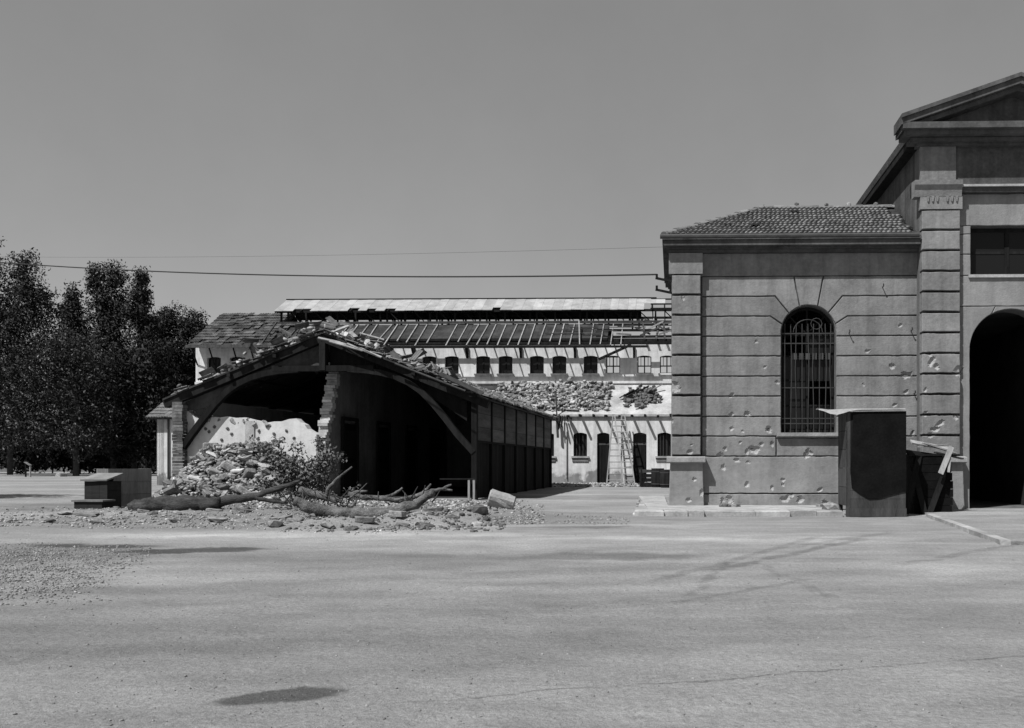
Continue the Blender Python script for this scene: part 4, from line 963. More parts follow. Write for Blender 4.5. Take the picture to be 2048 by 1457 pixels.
# roof lantern: posts, rails, pale sheets
LE = 9.17; LR = 10.02; LEY = 4.12; lsl = (LR-LE)/(HDp-LEY); lz = lambda y: LR-abs(y-HDp)*lsl
MB().box(cl0, cl2+1.5, LY0-.06, LY0+.06, hz(LY0)+.06, hz(LY0)+.18).build('lantern_sill', MT['wood_mid'], hall)
MB().box(cl0, dx1, 2*HDp-LY0-.06, 2*HDp-LY0+.06, hz(LY0)+.02, hz(LY0)+.10).build('lantern_sill', MT['wood_mid'], hall)
for yy in (LY0, 2*HDp-LY0):
    MB().box(cl0, cl2+1.0, yy-.05, yy+.05, LE-.02, LE+.10).build('lantern_plate', MT['wood_dark'], hall)
    x = cl0+.25; k = 0
    while x < cl2+1.0:
        MB().box(x-.045, x+.045, yy-.045, yy+.045, hz(LY0)+.1, LE).build('lantern_post', MT['wood_dark'], hall)
        if k % 2 == 0: MB().box(x+.32, x+.41, yy-.04, yy+.04, hz(LY0)+.1, LE).build('lantern_post', MT['wood_dark'], hall)
        if yy == LY0:
            MB().beam((x+.5,yy,LE-.02),(x+1.0,yy,hz(LY0)+.2),.05,.05).build('lantern_brace', MT['wood_dark'], hall)
        x += 1.34; k += 1
# louvre band under the lantern eave
MB().box(cl0+.9, cl1, HDp-.08, HDp+.08, LR-.62, LR-.45).build('lantern_purlin', MT['wood_dark'], hall)
x = cl0; i = 0
while x < cl1+.3:
    w = random.uniform(.42,.60); cut = .0
    if random.random() < .07: cut = random.uniform(.2,.5)
    y0 = LEY+cut+random.uniform(-.03,.03)
    xs_ = x
    MB().prismx([(y0,lz(y0)+.02),(HDp,LR+.02+.008*(i%2)),(HDp,LR+.055+.008*(i%2)),(y0,lz(y0)+.05)], xs_+.003, xs_+w-.004).build('roof_sheet', MT['sheet'], hall)
    x += w; i += 1
x = cl1+.3
while x < cl2:
    w = .5; MB().prismx([(HDp-.75,lz(HDp-.75)+.02),(HDp,LR+.02),(HDp,LR+.05),(HDp-.75,lz(HDp-.75)+.05)], x, x+w-.004).build('roof_sheet', MT['sheet'], hall); x += w
MB().prismx([(HDp+.001,LR+.02),(2*HDp-LEY,LE+.02),(2*HDp-LEY,LE+.06),(HDp+.001,LR+.06)], cl0, cl1+.4).build('rear_roof_sheet', MT['deck'], hall)
MB().box(cl0-.02, cl2, HDp-.06, HDp+.06, LR+.05, LR+.10).build('ridge_board', MT['wood_dark'], hall)
x = cl0+.05
while x < cl2+1.4:
    for sgn in (-1, 1): MB().beam((x,HDp+sgn*(HDp-LEY-.02),LE-.03),(x,HDp,LR-.04),.06,.09).build('lantern_rafter', MT['wood_dark'], hall)
    x += .67
for yy in (LEY+.1, LEY+.75, HDp-.1): MB().box(cl2-.3, cl2+1.6, yy-.04, yy+.04, lz(yy), lz(yy)+.07).build('lantern_purlin', MT['wood_dark'], hall)

# lean-to: wall, windows, doors, roof
LZ = 3.34
lw = []
def lo(px0_, px1_, py0_, py1_):
    x0, z0 = H(px0_, py1_); x1, z1 = H(px1_, py0_); return (x0, x1, max(z0, .02), z1, .09)
openings = [('w',lo(1080,1108,866,912)), ('w',lo(1147,1174,865,912)), ('d',lo(1194,1219,865,968)), ('d',lo(1266,1293,865,968)), ('w',lo(1315,1342,866,913)), ('d',lo(1370,1396,865,968))]
for px_ in range(380, 1060, 66): openings.append(('w', lo(px_, px_+27, 866, 912)))
opl = [(o[0],o[1],(.02 if k_ == 'd' else 1.42),2.56,o[4]) for k_, o in openings]
lwm = MB(); wall_open(lwm, -.36, HL, -.02, LZ, 0, .35, opl); lwm.build('lean_to_wall', MT['whitelow'], hall)
for (k_, o_), o in zip(openings, opl):
    if k_ == 'w':
        f = MB().box(o[0],o[0]+.06,.15,.21,o[2],o[3]).box(o[1]-.06,o[1],.15,.21,o[2],o[3]).box(o[0],o[1],.152,.208,o[3]-.12,o[3]-.02).box(o[0],o[1],.152,.208,o[2],o[2]+.06).box((o[0]+o[1])/2-.03,(o[0]+o[1])/2+.03,.154,.206,o[2],o[3]).build('window', MT['wood_dark'], hall)
        MB().box(o[0]+.06,o[1]-.06,.178,.182,o[2]+.06,o[3]-.1).build('pane', MT['glass'], f)
        for q in range(3): MB().box(o[0]+.12+q*.16, o[0]+.14+q*.16, .08, .10, o[2], o[3]-.05).build('bar', MT['iron'], f)
        MB().box(o[0]-.10, o[1]+.10, -.10, .1, o[2]-.09, o[2]-.002).build('window_sill', MT['kerb'], hall); MB().box(o[0]-.06, o[1]+.06, -.05, -.001, o[2]-.26, o[2]-.092).build('sill_apron', MT['plaster_grey'], hall)
    else:
        d_ = MB().box(o[0]+.03, o[1]-.03, .16, .21, .02, 1.95).build('door', MT['wood_dark'], hall)
        for q in range(3): ww = (o[1]-o[0]-.1)/3; MB().box(o[0]+.05+q*ww, o[0]+.05+(q+1)*ww-.012, .14, .159, .05, 1.93).build('plank', MT['wood_dark'], d_)
        MB().box(o[0], o[1], .12, .2, 1.952, 2.04).build('transom', MT['wood_mid'], hall)
MB().tube([(H(338,900)[0],-.06,3.3),(H(338,900)[0],-.06,.3)], .05, 8).build('downpipe', MT['iron_grey'], hall)
MB().tube([(H(1134,900)[0],-.05,2.6),(H(1134,900)[0],-.05,.3)], .02, 6).build('downpipe', MT['iron_grey'], hall)
ltz = lambda y: LZ+.06+(y)*(1.62/UY)
MB().prismx([(0,0),(UY,0),(UY,ltz(UY)-.1),(.35,ltz(.35)-.1),(.35,LZ-.01),(.0,LZ-.01)], -.359, .0).build('lean_to_end_wall', MT['whitefar'], hall)
tsplit = H(1000,800,1)[0]
MB().prismx([(-.12,ltz(-.12)),(UY-.002,ltz(UY)),(UY-.002,ltz(UY)+.10),(-.12,ltz(-.12)+.10)], tsplit, HL).build('lean_to_slab', MT['slab'], hall)
MB().prismx([(-.35,ltz(-.35)),(UY-.002,ltz(UY)),(UY-.002,ltz(UY)+.08),(-.35,ltz(-.35)+.08)], -.68, tsplit-.002).build('lean_to_roof', MT['deck'], hall)
tl = MB(); pit2 = math.atan(1.62/UY)
for j in range(10):
    y = -.40+j*.31; x = -.56
    while x < 3.2:
        mm = Matrix.Translation((x, y, ltz(y)+.085+random.uniform(0,.03))) @ Matrix.Rotation(random.uniform(-.04,.04),4,'Z') @ Matrix.Rotation(pit2,4,'X'); tl.add([mm @ Vector(v) for v in tv], tf); x += .262
tag(tl.build('lean_to_tile_field', MT['tile'], hall, fix=False), kind='stuff')
px_ = 1108.0
while px_ < 1420:
    xr = H(px_,838,-.5)[0]
    if abs(px_-1225) > 8: MB().beam((xr,.1,ltz(.1)-.09),(xr+random.uniform(-.03,.03),-random.uniform(.55,.75),ltz(-.7)+.02+random.uniform(-.05,.05)+.3),.09,.10).build('rafter_tail', MT['wood_dark'], hall)
    px_ += 26
# rubble lying on the lean-to slab
pts = []; szs = []
xA, xB = H(985,800,1)[0], H(1236,800,1)[0]
for i in range(2600):
    x = random.uniform(xA, xB); y = random.uniform(.15, UY-.1)
    if x > xB-.4-1.0*abs(mnoise.noise((0,y*1.5,0))) : continue
    if y < .55 and x > H(1130,0)[0] and random.random() < .75: continue
    pts.append((x, y, ltz(y)+.12+abs(random.gauss(0,.12)))); szs.append(random.choice((.06,.08,.10,.13,.16,.22)))
tag(scatter('roof_rubble', pts, szs, MT['rubble'], hall, flat=.8, angular=True), kind='stuff')
pts = []; szs = []
for i in range(150):
    x = random.gauss(H(1285,800,1.3)[0], .42); y = random.gauss(1.45,.42); pts.append((x,y,ltz(y)+.14+abs(random.gauss(0,.08)))); szs.append(random.uniform(.1,.26))
tag(scatter('roof_debris', pts, szs, MT['soil'], hall, flat=.85, angular=True), kind='stuff')
for i in range(9):
    x = random.gauss(H(1288,800,1.3)[0], .5); y = random.uniform(.9,1.9); MB().beam((x-.4,y,ltz(y)+.22),(x+.35,y+random.uniform(-.4,.4),ltz(y)+.40+random.uniform(0,.3)),.09,.05).build('debris_board', MT['wood_dark' if i%3 else 'wood_pale'], hall)
MB().beam((H(1133,836,.3)[0],.25,ltz(.25)+.16),(H(1158,836,.3)[0],.2,ltz(.2)+.16),.30,.06).build('debris_board', MT['wood_pale'], hall)
MB().tube([(H(1114,833,-.2)[0],-.25,3.3),(H(1112,780,-.2)[0],-.25,H(1112,782,-.2)[1])], .035, 6).tube([(H(1116,870,-.2)[0],-.25,2.3),(H(1114,833,-.2)[0],-.25,3.34)], .06, 6).build('vent_pipe', MT['iron'], hall)
for k in range(5): MB().beam((H(1122+k*4,838,-.1)[0],-.2,3.35),(H(1118+k*7,868,-.1)[0],-.35-.1*k,2.7+.12*k),.05,.07).build('hanging_lath', MT['wood_dark'], hall)

# ladders
def ladder(label, bl, br, tlp, trp, yb, yt):
    a, b_ = Vector(WP(bl, 960, yb)), Vector(WP(br, 960, yb)); a.z = b_.z = 0; c, d = Vector(WP(tlp, 838, yt)), Vector(WP(trp, 838, yt)); c.z = d.z = 3.42
    o = thing('ladder', label, 'ladder', (a+b_)/2); base = (a+b_)/2
    MB().beam(a-base, c-base, .06, .05, (0,-1,.3)).build('rail', MT['wood_pale'], o); MB().beam(b_-base, d-base, .06, .05, (0,-1,.3)).build('rail', MT['wood_pale'], o)
    for i in range(1, 12):
        t_ = i/12; MB().tube([a.lerp(c,t_)-base, b_.lerp(d,t_)-base], .022, 6).build('rung', MT['wood_pale'], o)
ladder('wooden ladder leaning on the lean-to eave beside the left plank door', 1213, 1243, 1226, 1243, 42.0, 42.95)
ladder('wooden ladder tilted sideways against the lean-to eave by the right plank door', 1249, 1270, 1229, 1249, 41.7, 42.93)
# barrels and stack near the corner
def barrel(label, px_, Y, r_, h_):
    p = WP(px_, 970, Y); o = thing('barrel', label, 'barrel', (p.x, Y, 0), group=None)
    MB().tube([(0,0,0),(0,0,h_*.25),(0,0,h_*.5),(0,0,h_*.75),(0,0,h_)], [r_*.85,r_*.97,r_,r_*.97,r_*.85], 14).build('staves', MT['wood_dark'], o, smooth=False)
    for z in (.15,.8): MB().tube([(0,0,h_*z),(0,0,h_*z+.05)], r_*(.95)+.012, 14).build('hoop', MT['iron_grey'], o)
barrel('dark upright barrel beside the slatted pallet', 1316, 40.5, .32, .85); barrel('dark upright barrel tucked against the corner building', 1334, 39.8, .33, .80)
cr = thing('slatted_crate', 'low slatted crate standing in front of the right plank door', 'crate', (WP(1292,970,40.9).x, 40.9, 0), R(5))
for i in range(4): MB().box(-.28,.28,-.3,.3,.05+i*.2,.19+i*.2).build('slat', MT['wood_dark' if i != 3 else 'wood_mid'], cr)
for x in (-.25,.25): MB().box(x-.03,x+.03,-.33,-.302,0,.85).build('corner_post', MT['wood_dark'], cr)
pts = []; szs = []
for i in range(900):
    px_ = random.uniform(1104,1345); Y = random.triangular(40.6,43.2,42.6); p = WP(px_, 970, Y); pts.append((p.x, Y, .02+max(0,(Y-41.6)*.07))); szs.append(random.uniform(.05,.17))
tag(scatter('wall_foot_rubble', pts, szs, MT['rubble']), 'scattered pale rubble along the foot of the lean-to wall', 'rubble', kind='stuff')

# ------------------------------------------------------------------ crates on the left
def crate(name, label, px0_, px1_, pyt, Y, depth, rzv, m, lid=None, nb_=5, z0=0, tilt=0):
    x0, x1 = WP(px0_,0,Y).x, WP(px1_,0,Y).x; h_ = WP(0,pyt,Y).z-z0; w = x1-x0
    o = thing(name, label, 'crate', ((x0+x1)/2, Y+depth/2, z0), rzv)
    for i in range(nb_):
        a = -w/2+w*i/nb_; b_ = -w/2+w*(i+1)/nb_-.006
        MB().box(a, b_, -depth/2-.02, -depth/2, .0, h_).build('front_board', m, o); MB().box(a, b_, depth/2, depth/2+.02, .0, h_).build('back_board', m, o)
    for s in (-1, 1):
        for i in range(3): MB().box(s*w/2-.011*(s>0)-.0, s*w/2+.011*(s<0), -depth/2+.001, depth/2-.001, h_*i/3+.002, h_*(i+1)/3-.004).build('side_board', m, o)
    if lid and tilt: MB().obox((0,-.03,h_+.05+.5*depth*math.sin(tilt)), (w+.08, depth+.16, .035), (tilt,0,.03)).build('lid', lid, o); MB().beam((0,depth/2-.05,h_),(0,depth/2-.02,h_+depth*math.sin(tilt)),.3,.04).build('lid_prop', m, o)
    elif lid: MB().box(-w/2-.04, w/2+.04, -depth/2-.06, depth/2+.04, h_+.001, h_+.04).build('lid', lid, o)
    else: MB().box(-w/2+.012, w/2-.012, -depth/2+.001, depth/2-.001, h_-.05, h_-.02).build('top', m, o)
    return o
crate('tall_crate', 'tall grey board crate standing corner-on behind the dark lidded box', 188, 264, 938, 22.55, .95, R(-43), MT['crate'], nb_=6)
crate('lidded_box', 'dark wooden box with a pale tilted lid in front of the grey crates', 168, 226, 963, 21.6, .36, R(-16), MT['crate_dark'], MT['crate_lid'], nb_=3, z0=.0, tilt=R(17))
crate('low_box', 'low flat dark box on the ground in front of the lidded box', 149, 208, 1004, 21.1, .35, R(-4), MT['crate_dark'], MT['crate'], nb_=2)

# ------------------------------------------------------------------ fallen tree, shrub, stone drum, loose stones
def px_path(pts, Y): return [WP(a, b_, Y+(c if len(q) > 3 else 0)) for q in pts for a, b_, c in [(q[0], q[1], q[3] if len(q) > 3 else 0)]]
def limb(name, pts, Y, parent, base, m, n=9, jit=.18):
    P = []; Rr = []
    for i in range(len(pts)-1):
        (a, b_, r_), (c, d, s) = pts[i], pts[i+1]
        for k in range(4):
            t_ = k/4; w = WP(a+(c-a)*t_, b_+(d-b_)*t_, Y); rr = (r_+(s-r_)*t_)*Y/FPX
            w += Vector((random.uniform(-1,1),random.uniform(-1,1),random.uniform(-1,1)))*rr*.22; P.append(w-base); Rr.append(rr)
    P.append(WP(pts[-1][0], pts[-1][1], Y)-base); Rr.append(pts[-1][2]*Y/FPX)
    mb = MB().tube(P, Rr, n+4, 0); k_ = n+4
    for i_ in range(len(mb.v)):
        c_ = P[min(i_//k_, len(P)-1)]; v_ = Vector(mb.v[i_]); d_ = v_-c_
        q = 1+.14*mnoise.noise((v_+base)*4)+.26*mnoise.noise((v_+base)*13)
        mb.v[i_] = tuple(c_+d_*q)
    return mb.build(name, m, parent, smooth=True)
b0 = Vector((GP(300,1028).x, 19.3, 0)); ft_ = thing('fallen_tree', 'thick dark fallen trunk lying beside the grey crates', 'tree trunk', b0)
limb('trunk', [(262,1016,13),(285,1014,17),(320,1010,16),(360,1008,17),(400,1008,14),(440,1007,12)], 19.3, ft_, b0, MT['log'], 14)
limb('branch', [(425,1008,11),(470,1000,9),(520,990,7),(565,974,5),(600,962,3)], 19.35, ft_, b0, MT['log'], 8)
limb('branch', [(500,993,5),(540,1003,4),(575,1006,3)], 19.3, ft_, b0, MT['bark'], 7)
b1 = Vector((GP(720,1035).x, 17.9, 0)); fb = thing('fallen_bough', 'long curved fallen bough with bare forked branches before the shed', 'tree trunk', b1)
limb('trunk', [(592,1003,9),(620,1016,12),(660,1024,13),(720,1029,13),(780,1026,12),(825,1012,10),(850,996,8),(868,984,6)], 17.7, fb, b1, MT['bark_pale'], 10)
limb('branch', [(600,980,7),(625,988,7),(650,995,6),(672,1003,5)], 18.1, fb, b1, MT['bark_pale'], 8)
limb('branch', [(652,996,4.5),(656,978,3.6),(675,958,3),(704,934,1.8)], 18.1, fb, b1, MT['bark_pale'], 6)
limb('branch', [(700,988,5),(725,995,5),(760,997,5),(800,1003,5.5),(835,992,5),(865,982,4.5),(893,977,3.5)], 18.5, fb, b1, MT['bark_pale'], 8)
limb('twig', [(765,998,4),(790,988,3),(805,976,2)], 18.5, fb, b1, MT['bark_pale'], 6)
limb('twig', [(845,988,4),(855,978,3),(862,968,1.8)], 18.5, fb, b1, MT['bark_pale'], 6)
limb('twig', [(885,978,3),(897,972,2.4),(903,970,1.6)], 18.5, fb, b1, MT['bark_pale'], 6)
limb('twig', [(885,979,3),(905,981,2)], 18.5, fb, b1, MT['bark_pale'], 6)
limb('twig', [(700,988,3),(715,984,3),(735,983,2)], 18.5, fb, b1, MT['bark_pale'], 6)
limb('twig', [(790,1001,3),(815,996,3),(830,992,2)], 18.4, fb, b1, MT['bark_pale'], 6)
for i in range(46):
    a0 = random.choice((random.uniform(560,720),random.uniform(600,880))); b0_ = 1000+random.uniform(-8,18); dx_ = random.uniform(-26,34); dy_ = -random.uniform(4,30)
    limb('twig', [(a0,b0_,1.8),(a0+dx_*.5,b0_+dy_*.4,1.4),(a0+dx_,b0_+dy_,.7)], 18.1+random.uniform(-.3,.4), fb, b1, MT['bark_pale' if i%2 else 'bark'], 3)
def leaves(name, C_, per, rad, size, matr, parent, droop=.3, aspect=.5):
    n = len(C_)*per; c = np.repeat(np.array(C_), per, 0); d = rng.normal(size=(n,3)); d /= np.linalg.norm(d, axis=1)[:,None]
    rr = np.repeat(np.array(rad), per)*rng.uniform(0,1,n)**.5
    p = c+d*rr[:,None]*np.array([1,1,.85]); u = rng.normal(size=(n,3)); u[:,2] -= droop; u /= np.linalg.norm(u, axis=1)[:,None]
    w = np.cross(u, rng.normal(size=(n,3))); w /= np.linalg.norm(w, axis=1)[:,None]+1e-9
    s = (size*rng.uniform(.6,1.4,n))[:,None]
    g = np.cross(u, w); nd = d*.9+np.array([0,0,.35])+g*.25*np.sign((g*d).sum(1))[:,None]; nd /= np.linalg.norm(nd, axis=1)[:,None]
    w = w*np.sign((np.cross(w, u)*nd).sum(1))[:,None]*-1.0
    V = np.stack([p-u*s, p+w*s*aspect, p+u*s, p-w*s*aspect], 1)
    gn = np.cross(V[:,1]-V[:,0], V[:,2]-V[:,0]); fl = (gn*nd).sum(1) < 0; V[fl] = V[fl][:, ::-1]
    V = V.reshape(-1,3); F = np.arange(n*4).reshape(-1,4)
    o = np_mesh(name, V, F, matr, parent)
    o.data.polygons.foreach_set('use_smooth', np.ones(n, dtype=bool))
    o.data.normals_split_custom_set_from_vertices(np.repeat(nd, 4, 0).tolist())
    return o
shp = WP(598,1000,21.6); shp.z = 0
sh_ = thing('leafy_shrub', 'thin leafy sapling growing in front of the rubble heap', 'shrub', shp)
cl = []; stems = MB()
for i in range(24):
    a = Vector((random.uniform(-.12,.12), random.uniform(-.1,.1), -.02)); tip = Vector((random.uniform(-.95,.95), random.uniform(-.3,.3), random.uniform(.55,1.75))); mid_ = a.lerp(tip,.5)+Vector((random.uniform(-.12,.12),0,.1))
    stems.tube([a, mid_, tip], [.016,.010,.004], 5)
    for k in range(7): q = mid_.lerp(tip, k/6)+Vector((random.uniform(-.12,.12),random.uniform(-.1,.1),random.uniform(-.12,.08))); cl.append(tuple(q))
stems.build('stems', MT['bark'], sh_)
leaves('foliage', cl, 34, [.19]*len(cl), .040, MT['leaf_dry'], sh_)
s2 = WP(690,1000,21.0); s2.z = 0
sh2 = thing('leafy_sprig', 'low wilting sprig of leaves beside the forked bare branch', 'shrub', s2)
cl = []; stems = MB()
for i in range(6):
    tip = Vector((random.uniform(-.4,.45), random.uniform(-.2,.2), random.uniform(.2,.6))); stems.tube([(0,0,-.02), tip*.5+Vector((0,0,.08)), tip], [.012,.008,.003], 5)
    for k in range(4): cl.append(tuple(tip*(.5+.17*k)+Vector((random.uniform(-.08,.08),0,random.uniform(-.05,.05)))))
stems.build('stems', MT['bark'], sh2); leaves('foliage', cl, 10, [.10]*len(cl), .034, MT['leaf_dry'], sh2)
dr = Vector((WP(1000,1010,21.2).x, 21.2, 0)); sd = thing('stone_drum', 'broken cylindrical stone drum lying tilted on the dirt', 'stone', dr)
m = MB(); a, b_ = Vector((-.26,-.02,.30)), Vector((.34,.06,.13)); m.tube([a, a.lerp(b_,.05), a.lerp(b_,.35), a.lerp(b_,.7), a.lerp(b_,.95), b_], [.17,.21,.20,.185,.17,.13], 14, .16)
m.build('drum', MT['kerb'], sd)
loose = [(1226,1033,.0)]
for i in range(34):
    px_ = random.uniform(60, 1040); py_ = random.uniform(1022, 1062) if px_ > 520 else random.uniform(1030,1052)
    p = GP(px_, py_); s = random.uniform(.09,.24); z = gh(p.x, p.y)
    tag(link('stone', ROCKS[random.randrange(14)], None, None, (p.x, p.y, z+s*.18), (random.uniform(-.2,.2),random.uniform(-.2,.2),random.random()*6.28), (s*random.uniform(1.2,1.9), s, s*random.uniform(.5,.8))), 'pale loose stone lying in the strip of rubble before the shed', 'stone', 'loose stones in the rubble strip')
for px_, py_, w_, h_ in ((845,1034,.42,.06),(868,1030,.38,.07),(958,1028,.36,.10),(940,1042,.30,.16),(170,1034,.45,.05),(430,1030,.3,.05),(795,1052,.26,.12),(730,1056,.3,.08)):
    p = GP(px_, py_); tag(link('slab', ROCKS[8+random.randrange(6)], None, None, (p.x, p.y, gh(p.x,p.y)+h_*.5), (random.uniform(-.12,.12),random.uniform(-.12,.12),random.uniform(-.4,.4)), (w_, w_*.6, h_*1.6)), 'flat broken masonry slab among the dirt mounds', 'stone', 'flat slabs in the rubble strip')

for px_, py_, w_, h_ in ((955,1046,.34,.20),(852,1056,.32,.18),(905,1048,.24,.14),(702,1060,.30,.12)):
    p = GP(px_, py_); tag(link('dirt_clod', ROCKS[random.randrange(8)], MT['soil'], None, (p.x, p.y, gh(p.x,p.y)-h_*.05), (0,0,px_), (w_*1.2, w_*.8, h_*1.3)), 'dark clod of earth on the low dirt mounds before the bough', 'dirt clod', 'dark clods on the mounds')
# gravel and rubble scatter (uncountable)
def strip(name, label, n, gen, smin, smax, m):
    pts = []; szs = []
    for i in range(n):
        x, y = gen(); s = smin*(smax/smin)**(random.random()**1.8); pts.append((x, y, gh(x,y)+s*.12)); szs.append(s)
    tag(scatter(name, pts, szs, m), label, 'gravel', kind='stuff')
def g1():
    while True:
        px_ = random.uniform(-60, 1090); top_ = 1012 if px_ < 350 else 1008; py_ = random.triangular(top_, 1070, 1036)
        if px_ > 900: py_ = random.uniform(1010, 1050)
        if px_ < 560 and py_ > 1060-(560-px_)*.01: continue
        p = GP(px_, py_)
        if mnoise.noise((p.x*1.1, p.y*1.4, 5)) < random.uniform(-.5,.25): continue
        return p.x, p.y
strip('rubble_strip', 'strip of small broken rubble across the yard before the shed', 10000, g1, .010, .065, MT['rubble'])
def gm():
    px_ = random.uniform(560,1010); p = GP(px_, random.triangular(1022,1066,1048)); return p.x, p.y
strip('mound_clods', 'dark crumbs of earth over the low dirt mounds', 1500, gm, .02, .11, MT['soil_loose'])
def g2():
    while True:
        px_ = random.uniform(-80, 300); py_ = random.triangular(1086, 1215, 1105); p = GP(px_, py_)
        if px_ > 290-(py_-1086)*1.3+random.gauss(0,55) or mnoise.noise((p.x*1.5,p.y*1.5,8)) < random.uniform(-.6,.2): continue
        return p.x, p.y
strip('gravel_patch', 'patch of coarse gravel at the left side of the yard', 7000, g2, .007, .032, MT['gravel'])
def g3():
    Y = 3.2+random.random()**1.6*15; return random.uniform(-.75*Y-.3, .45*Y), Y
strip('yard_grit', 'sparse grit and pebbles strewn over the open yard', 5000, g3, .004, .016, MT['gravel'])
def g4():
    while True:
        p = GP(random.uniform(1030,1260), random.triangular(1028,1052,1042))
        if mnoise.noise((p.x*1.3,p.y*2,2)) > random.uniform(-.2,.3): return p.x, p.y
strip('grit_band', 'thin band of dark grit on the dirt between shed and corner building', 700, g4, .012, .05, MT['gravel'])
def g5():
    while True:
        x = random.uniform(-13.5,-3.5); y = random.uniform(21,26.5)
        if y < 27-abs(x+8)*.3: return x, y
strip('shed_front_rubble', 'loose rubble littering the ground right before the shed opening', 3200, g5, .02, .13, MT['rubble'])
def g6(): return random.uniform(-.7,.6), random.uniform(18.6,27)
strip('pavement_grit', 'grit and plaster crumbs on the worn pavement corner', 260, lambda: (random.uniform(kx0,.45), random.uniform(18.6,27)), .03, .12, MT['rubble'])

# ------------------------------------------------------------------ trees on the left
def tree(name, label, px_, Y, lobes, matr, nleaf=9000, size=.088, trunk_r=.2, group='trees at the edge of the yard', tpx=None):
    base = Vector((WP(tpx or px_, 0, Y).x, Y, 0)); o = thing(name, label, 'tree', base, group=None)
    cs = []; rads = []
    vol = sum(l[2]*l[3] for l in lobes)
    tr_ = MB(); topz = 0; lcs = []
    for (a, b_, rx, rzv) in lobes:
        c = WP(a, b_, Y)-base; rxm = rx*Y/FPX; rzm = rzv*Y/FPX; lcs.append((c, rxm)); topz = max(topz, c.z)
        ncl = max(6, int(nleaf/16*(rx*rzv)/vol))
        for i in range(ncl):
            d = Vector((random.gauss(0,1),random.gauss(0,1),random.gauss(0,1))).normalized(); k = random.random()**.45
            k *= 1+.55*mnoise.noise(d*2.6+c*.7)
            cs.append((c.x+d.x*rxm*k, c.y+d.y*rxm*.9*k, max(.4, c.z+d.z*rzm*k))); rads.append(random.uniform(.28,.62)*min(1,rxm/1.4+.3)*Y/58)
    tr_.tube([(0,0,-.1),(.05,0,topz*.25),(-.1,.05,topz*.5),(.05,0,topz*.8),(lcs[0][0].x*.8,0,topz)], [trunk_r*1.25,trunk_r,trunk_r*.8,trunk_r*.45,.04], 8, .1)
    trunk = tr_.build('trunk', MT['bark'], o, smooth=True)
    lm = MB()
    for c, r_ in lcs[:8]:
        st = Vector((0,0,max(1.2, c.z*.55))); lm.tube([st, st.lerp(c,.5)+Vector((0,0,.3)), c, c+Vector((0,0,r_*.6))], [trunk_r*.5,trunk_r*.35,trunk_r*.2,.03], 6)
    lm.build('limbs', MT['bark'], trunk)
    leaves('crown', cs, 16, rads, size*Y/58, matr, o, droop=.5, aspect=.42)
tree('poplar_tree', 'tallest ragged tree at the far end of the yard', 30, 82, [(48,545,26,46),(62,585,40,34),(66,620,50,50),(40,700,70,80),(-20,640,60,130),(20,800,80,90)], MT['leaf'], 38475, tpx=20)
tree('poplar_tree', 'pointed small topped tree beside the tall twin-crowned tree', 147, 92, [(146,600,14,32),(142,635,30,36),(150,690,42,55),(150,780,52,80)], MT['leaf'], 23085)
tree('poplar_tree', 'tall tree with broad twin tufts at its top', 215, 90, [(189,562,15,30),(226,556,22,32),(205,610,26,36),(236,612,16,34),(218,665,36,46),(220,740,46,70),(215,820,52,70)], MT['leaf'], 32062)
tree('poplar_tree', 'narrow feathery topped tree leaning over the thicket', 280, 90, [(284,560,13,24),(276,590,16,24),(290,597,12,22),(274,628,28,30),(292,660,22,34),(270,735,44,60),(262,820,46,70)], MT['leaf'], 26932)
tree('round_tree', 'dark round crowned tree beside the thicket', 338, 97, [(340,648,26,36),(325,670,20,34),(336,730,42,62),(335,820,44,80)], MT['leaf_dark'], 21802)
tree('round_tree', 'dark round crowned tree next to the hall gable', 388, 97, [(388,650,22,30),(370,660,16,26),(402,680,18,26),(380,730,40,56),(380,820,44,80)], MT['leaf_dark'], 20520)
tree('drooping_tree', 'broad drooping tree with glinting leaves in front of the thicket', 110, 74, [(120,700,70,46),(70,760,62,70),(180,740,56,60),(140,800,80,66),(40,850,60,56),(205,840,40,60),(-40,780,60,120),(100,880,60,34),(170,885,50,32)], MT['leaf_glint'], 43605, size=.082, tpx=152)
tree('drooping_tree', 'dark drooping tree standing right of the glinting tree', 255, 77, [(255,770,56,66),(300,745,46,70),(320,810,46,80),(270,860,56,56),(345,870,30,50),(235,895,36,30),(300,895,40,30)], MT['leaf_dark'], 30780, size=.10, tpx=226)
tree('drooping_tree', 'slender dark tree just left of the lean-to end wall', 268, 80, [(290,830,50,60),(275,790,50,60),(262,880,40,36)], MT['leaf_dark'], 15390, size=.10, tpx=268)
bw_ = thing('boundary_wall', 'low dark boundary wall behind the trees', 'wall', (-74, 108, 0))
MB().box(-40, 27.5, 0, .4, 0, 1.9).build('wall', MT['plaster_grey'], bw_); MB().box(-40.05, 27.55, -.06, .46, 1.902, 2.02).build('coping', MT['kerb'], bw_)
for i, (px_, Y) in enumerate(((-70,88),(-10,92),(50,86),(105,93),(160,88),(205,95),(250,90),(290,94),(325,88),(360,94))):
    tree('undergrowth_bush', 'dark undergrowth bush beneath the trees', px_, Y, [(px_-22,895,36,26),(px_+22,890,36,30),(px_,862,36,34),(px_+5,925,46,16)], MT['leaf_dark'], 4200, size=.16, trunk_r=.06)
shade = Vector((-25.4, 25.2, 0))
for o in C.objects:
    if o.name.startswith('undergrowth_bush'): o['group'] = 'bushes under the trees'; o['category'] = 'bush'
bench = Vector((WP(58,945,70).x, 70, 0)); bo = thing('yard_bench', 'slanted pale board trestle standing in the shade of the trees', 'trestle', bench)
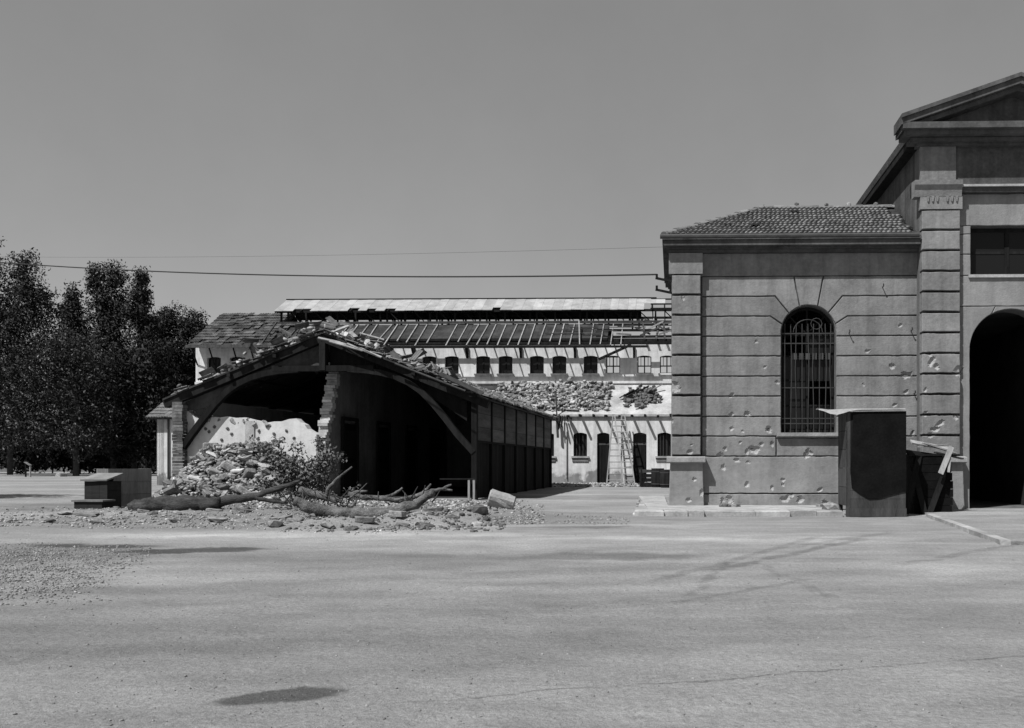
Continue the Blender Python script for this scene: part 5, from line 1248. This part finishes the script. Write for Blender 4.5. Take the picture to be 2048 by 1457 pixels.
MB().beam((-.3,0,1.15),(.12,0,.9),.30,.05,(0,0,1)).build('board', MT['wood_pale'], bo); MB().box(.06,.13,-.06,.06,0,.88).build('leg', MT['wood_pale'], bo); MB().box(-.28,-.22,-.06,.06,0,1.10).build('leg', MT['wood_dark'], bo)
for px_, py_, s in ((122,947,.5),(205,940,.45),(190,944,.3),(330,958,.35)):
    p = WP(px_, py_, 72); tag(link('stone', ROCKS[8], None, None, (p.x, 72, .12), (0,0,px_), (s*1.8,s,s*.8)), 'pale block lying at the edge of the tree shade', 'stone', 'blocks at the tree shade')

# ------------------------------------------------------------------ overhead wires and their pole outside the picture
so_ = thing('shade_tree', 'broad tree outside the yard edge that throws its shadow past the crates', 'tree', shade)
MB().tube([(0,0,-.1),(.05,0,3),(0,.1,6.5)], [.2,.16,.08], 8).build('trunk', MT['bark'], so_)
leaves('crown', [(random.gauss(0,1.3), random.gauss(0,.9), 7+random.gauss(0,.7)) for _ in range(260)], 16, [.6]*260, .16, MT['leaf'], so_)
pole = thing('utility_pole', 'tall timber pole carrying the overhead wires', 'utility pole', (-29.0, 35.0, 0))
MB().tube([(0,0,-.3),(0,0,5),(0,0,9.7)], [.16,.13,.10], 10).build('pole', MT['bark'], pole); MB().box(-.06,.06,-.6,.6,9.0,9.14).build('crossarm', MT['wood_dark'], pole)
def wire(label, a, b_, sag, r_):
    a = Vector(a); b_ = Vector(b_); n = 28; P = [a.lerp(b_, i/n)-Vector((0,0,sag*4*(i/n)*(1-i/n))) for i in range(n+1)]
    tag(MB().tube([p-a for p in P], r_, 5).build('overhead_wire', MT['wire']), label, 'wire').location = a
brp = Vector(frame_pt(uL-.33,-.16)); 
wire('thick overhead cable strung to the bracket on the stone building', (-29.0, 34.8, 9.2), (brp.x, brp.y, Zf(562)+.13), .35, .020)
wire('thin overhead wire strung above the thick cable', (-29.0, 35.3, 9.24), (frame_pt(uL-.17,-.3)[0], frame_pt(uL-.17,-.3)[1], 6.08), .15, .003)
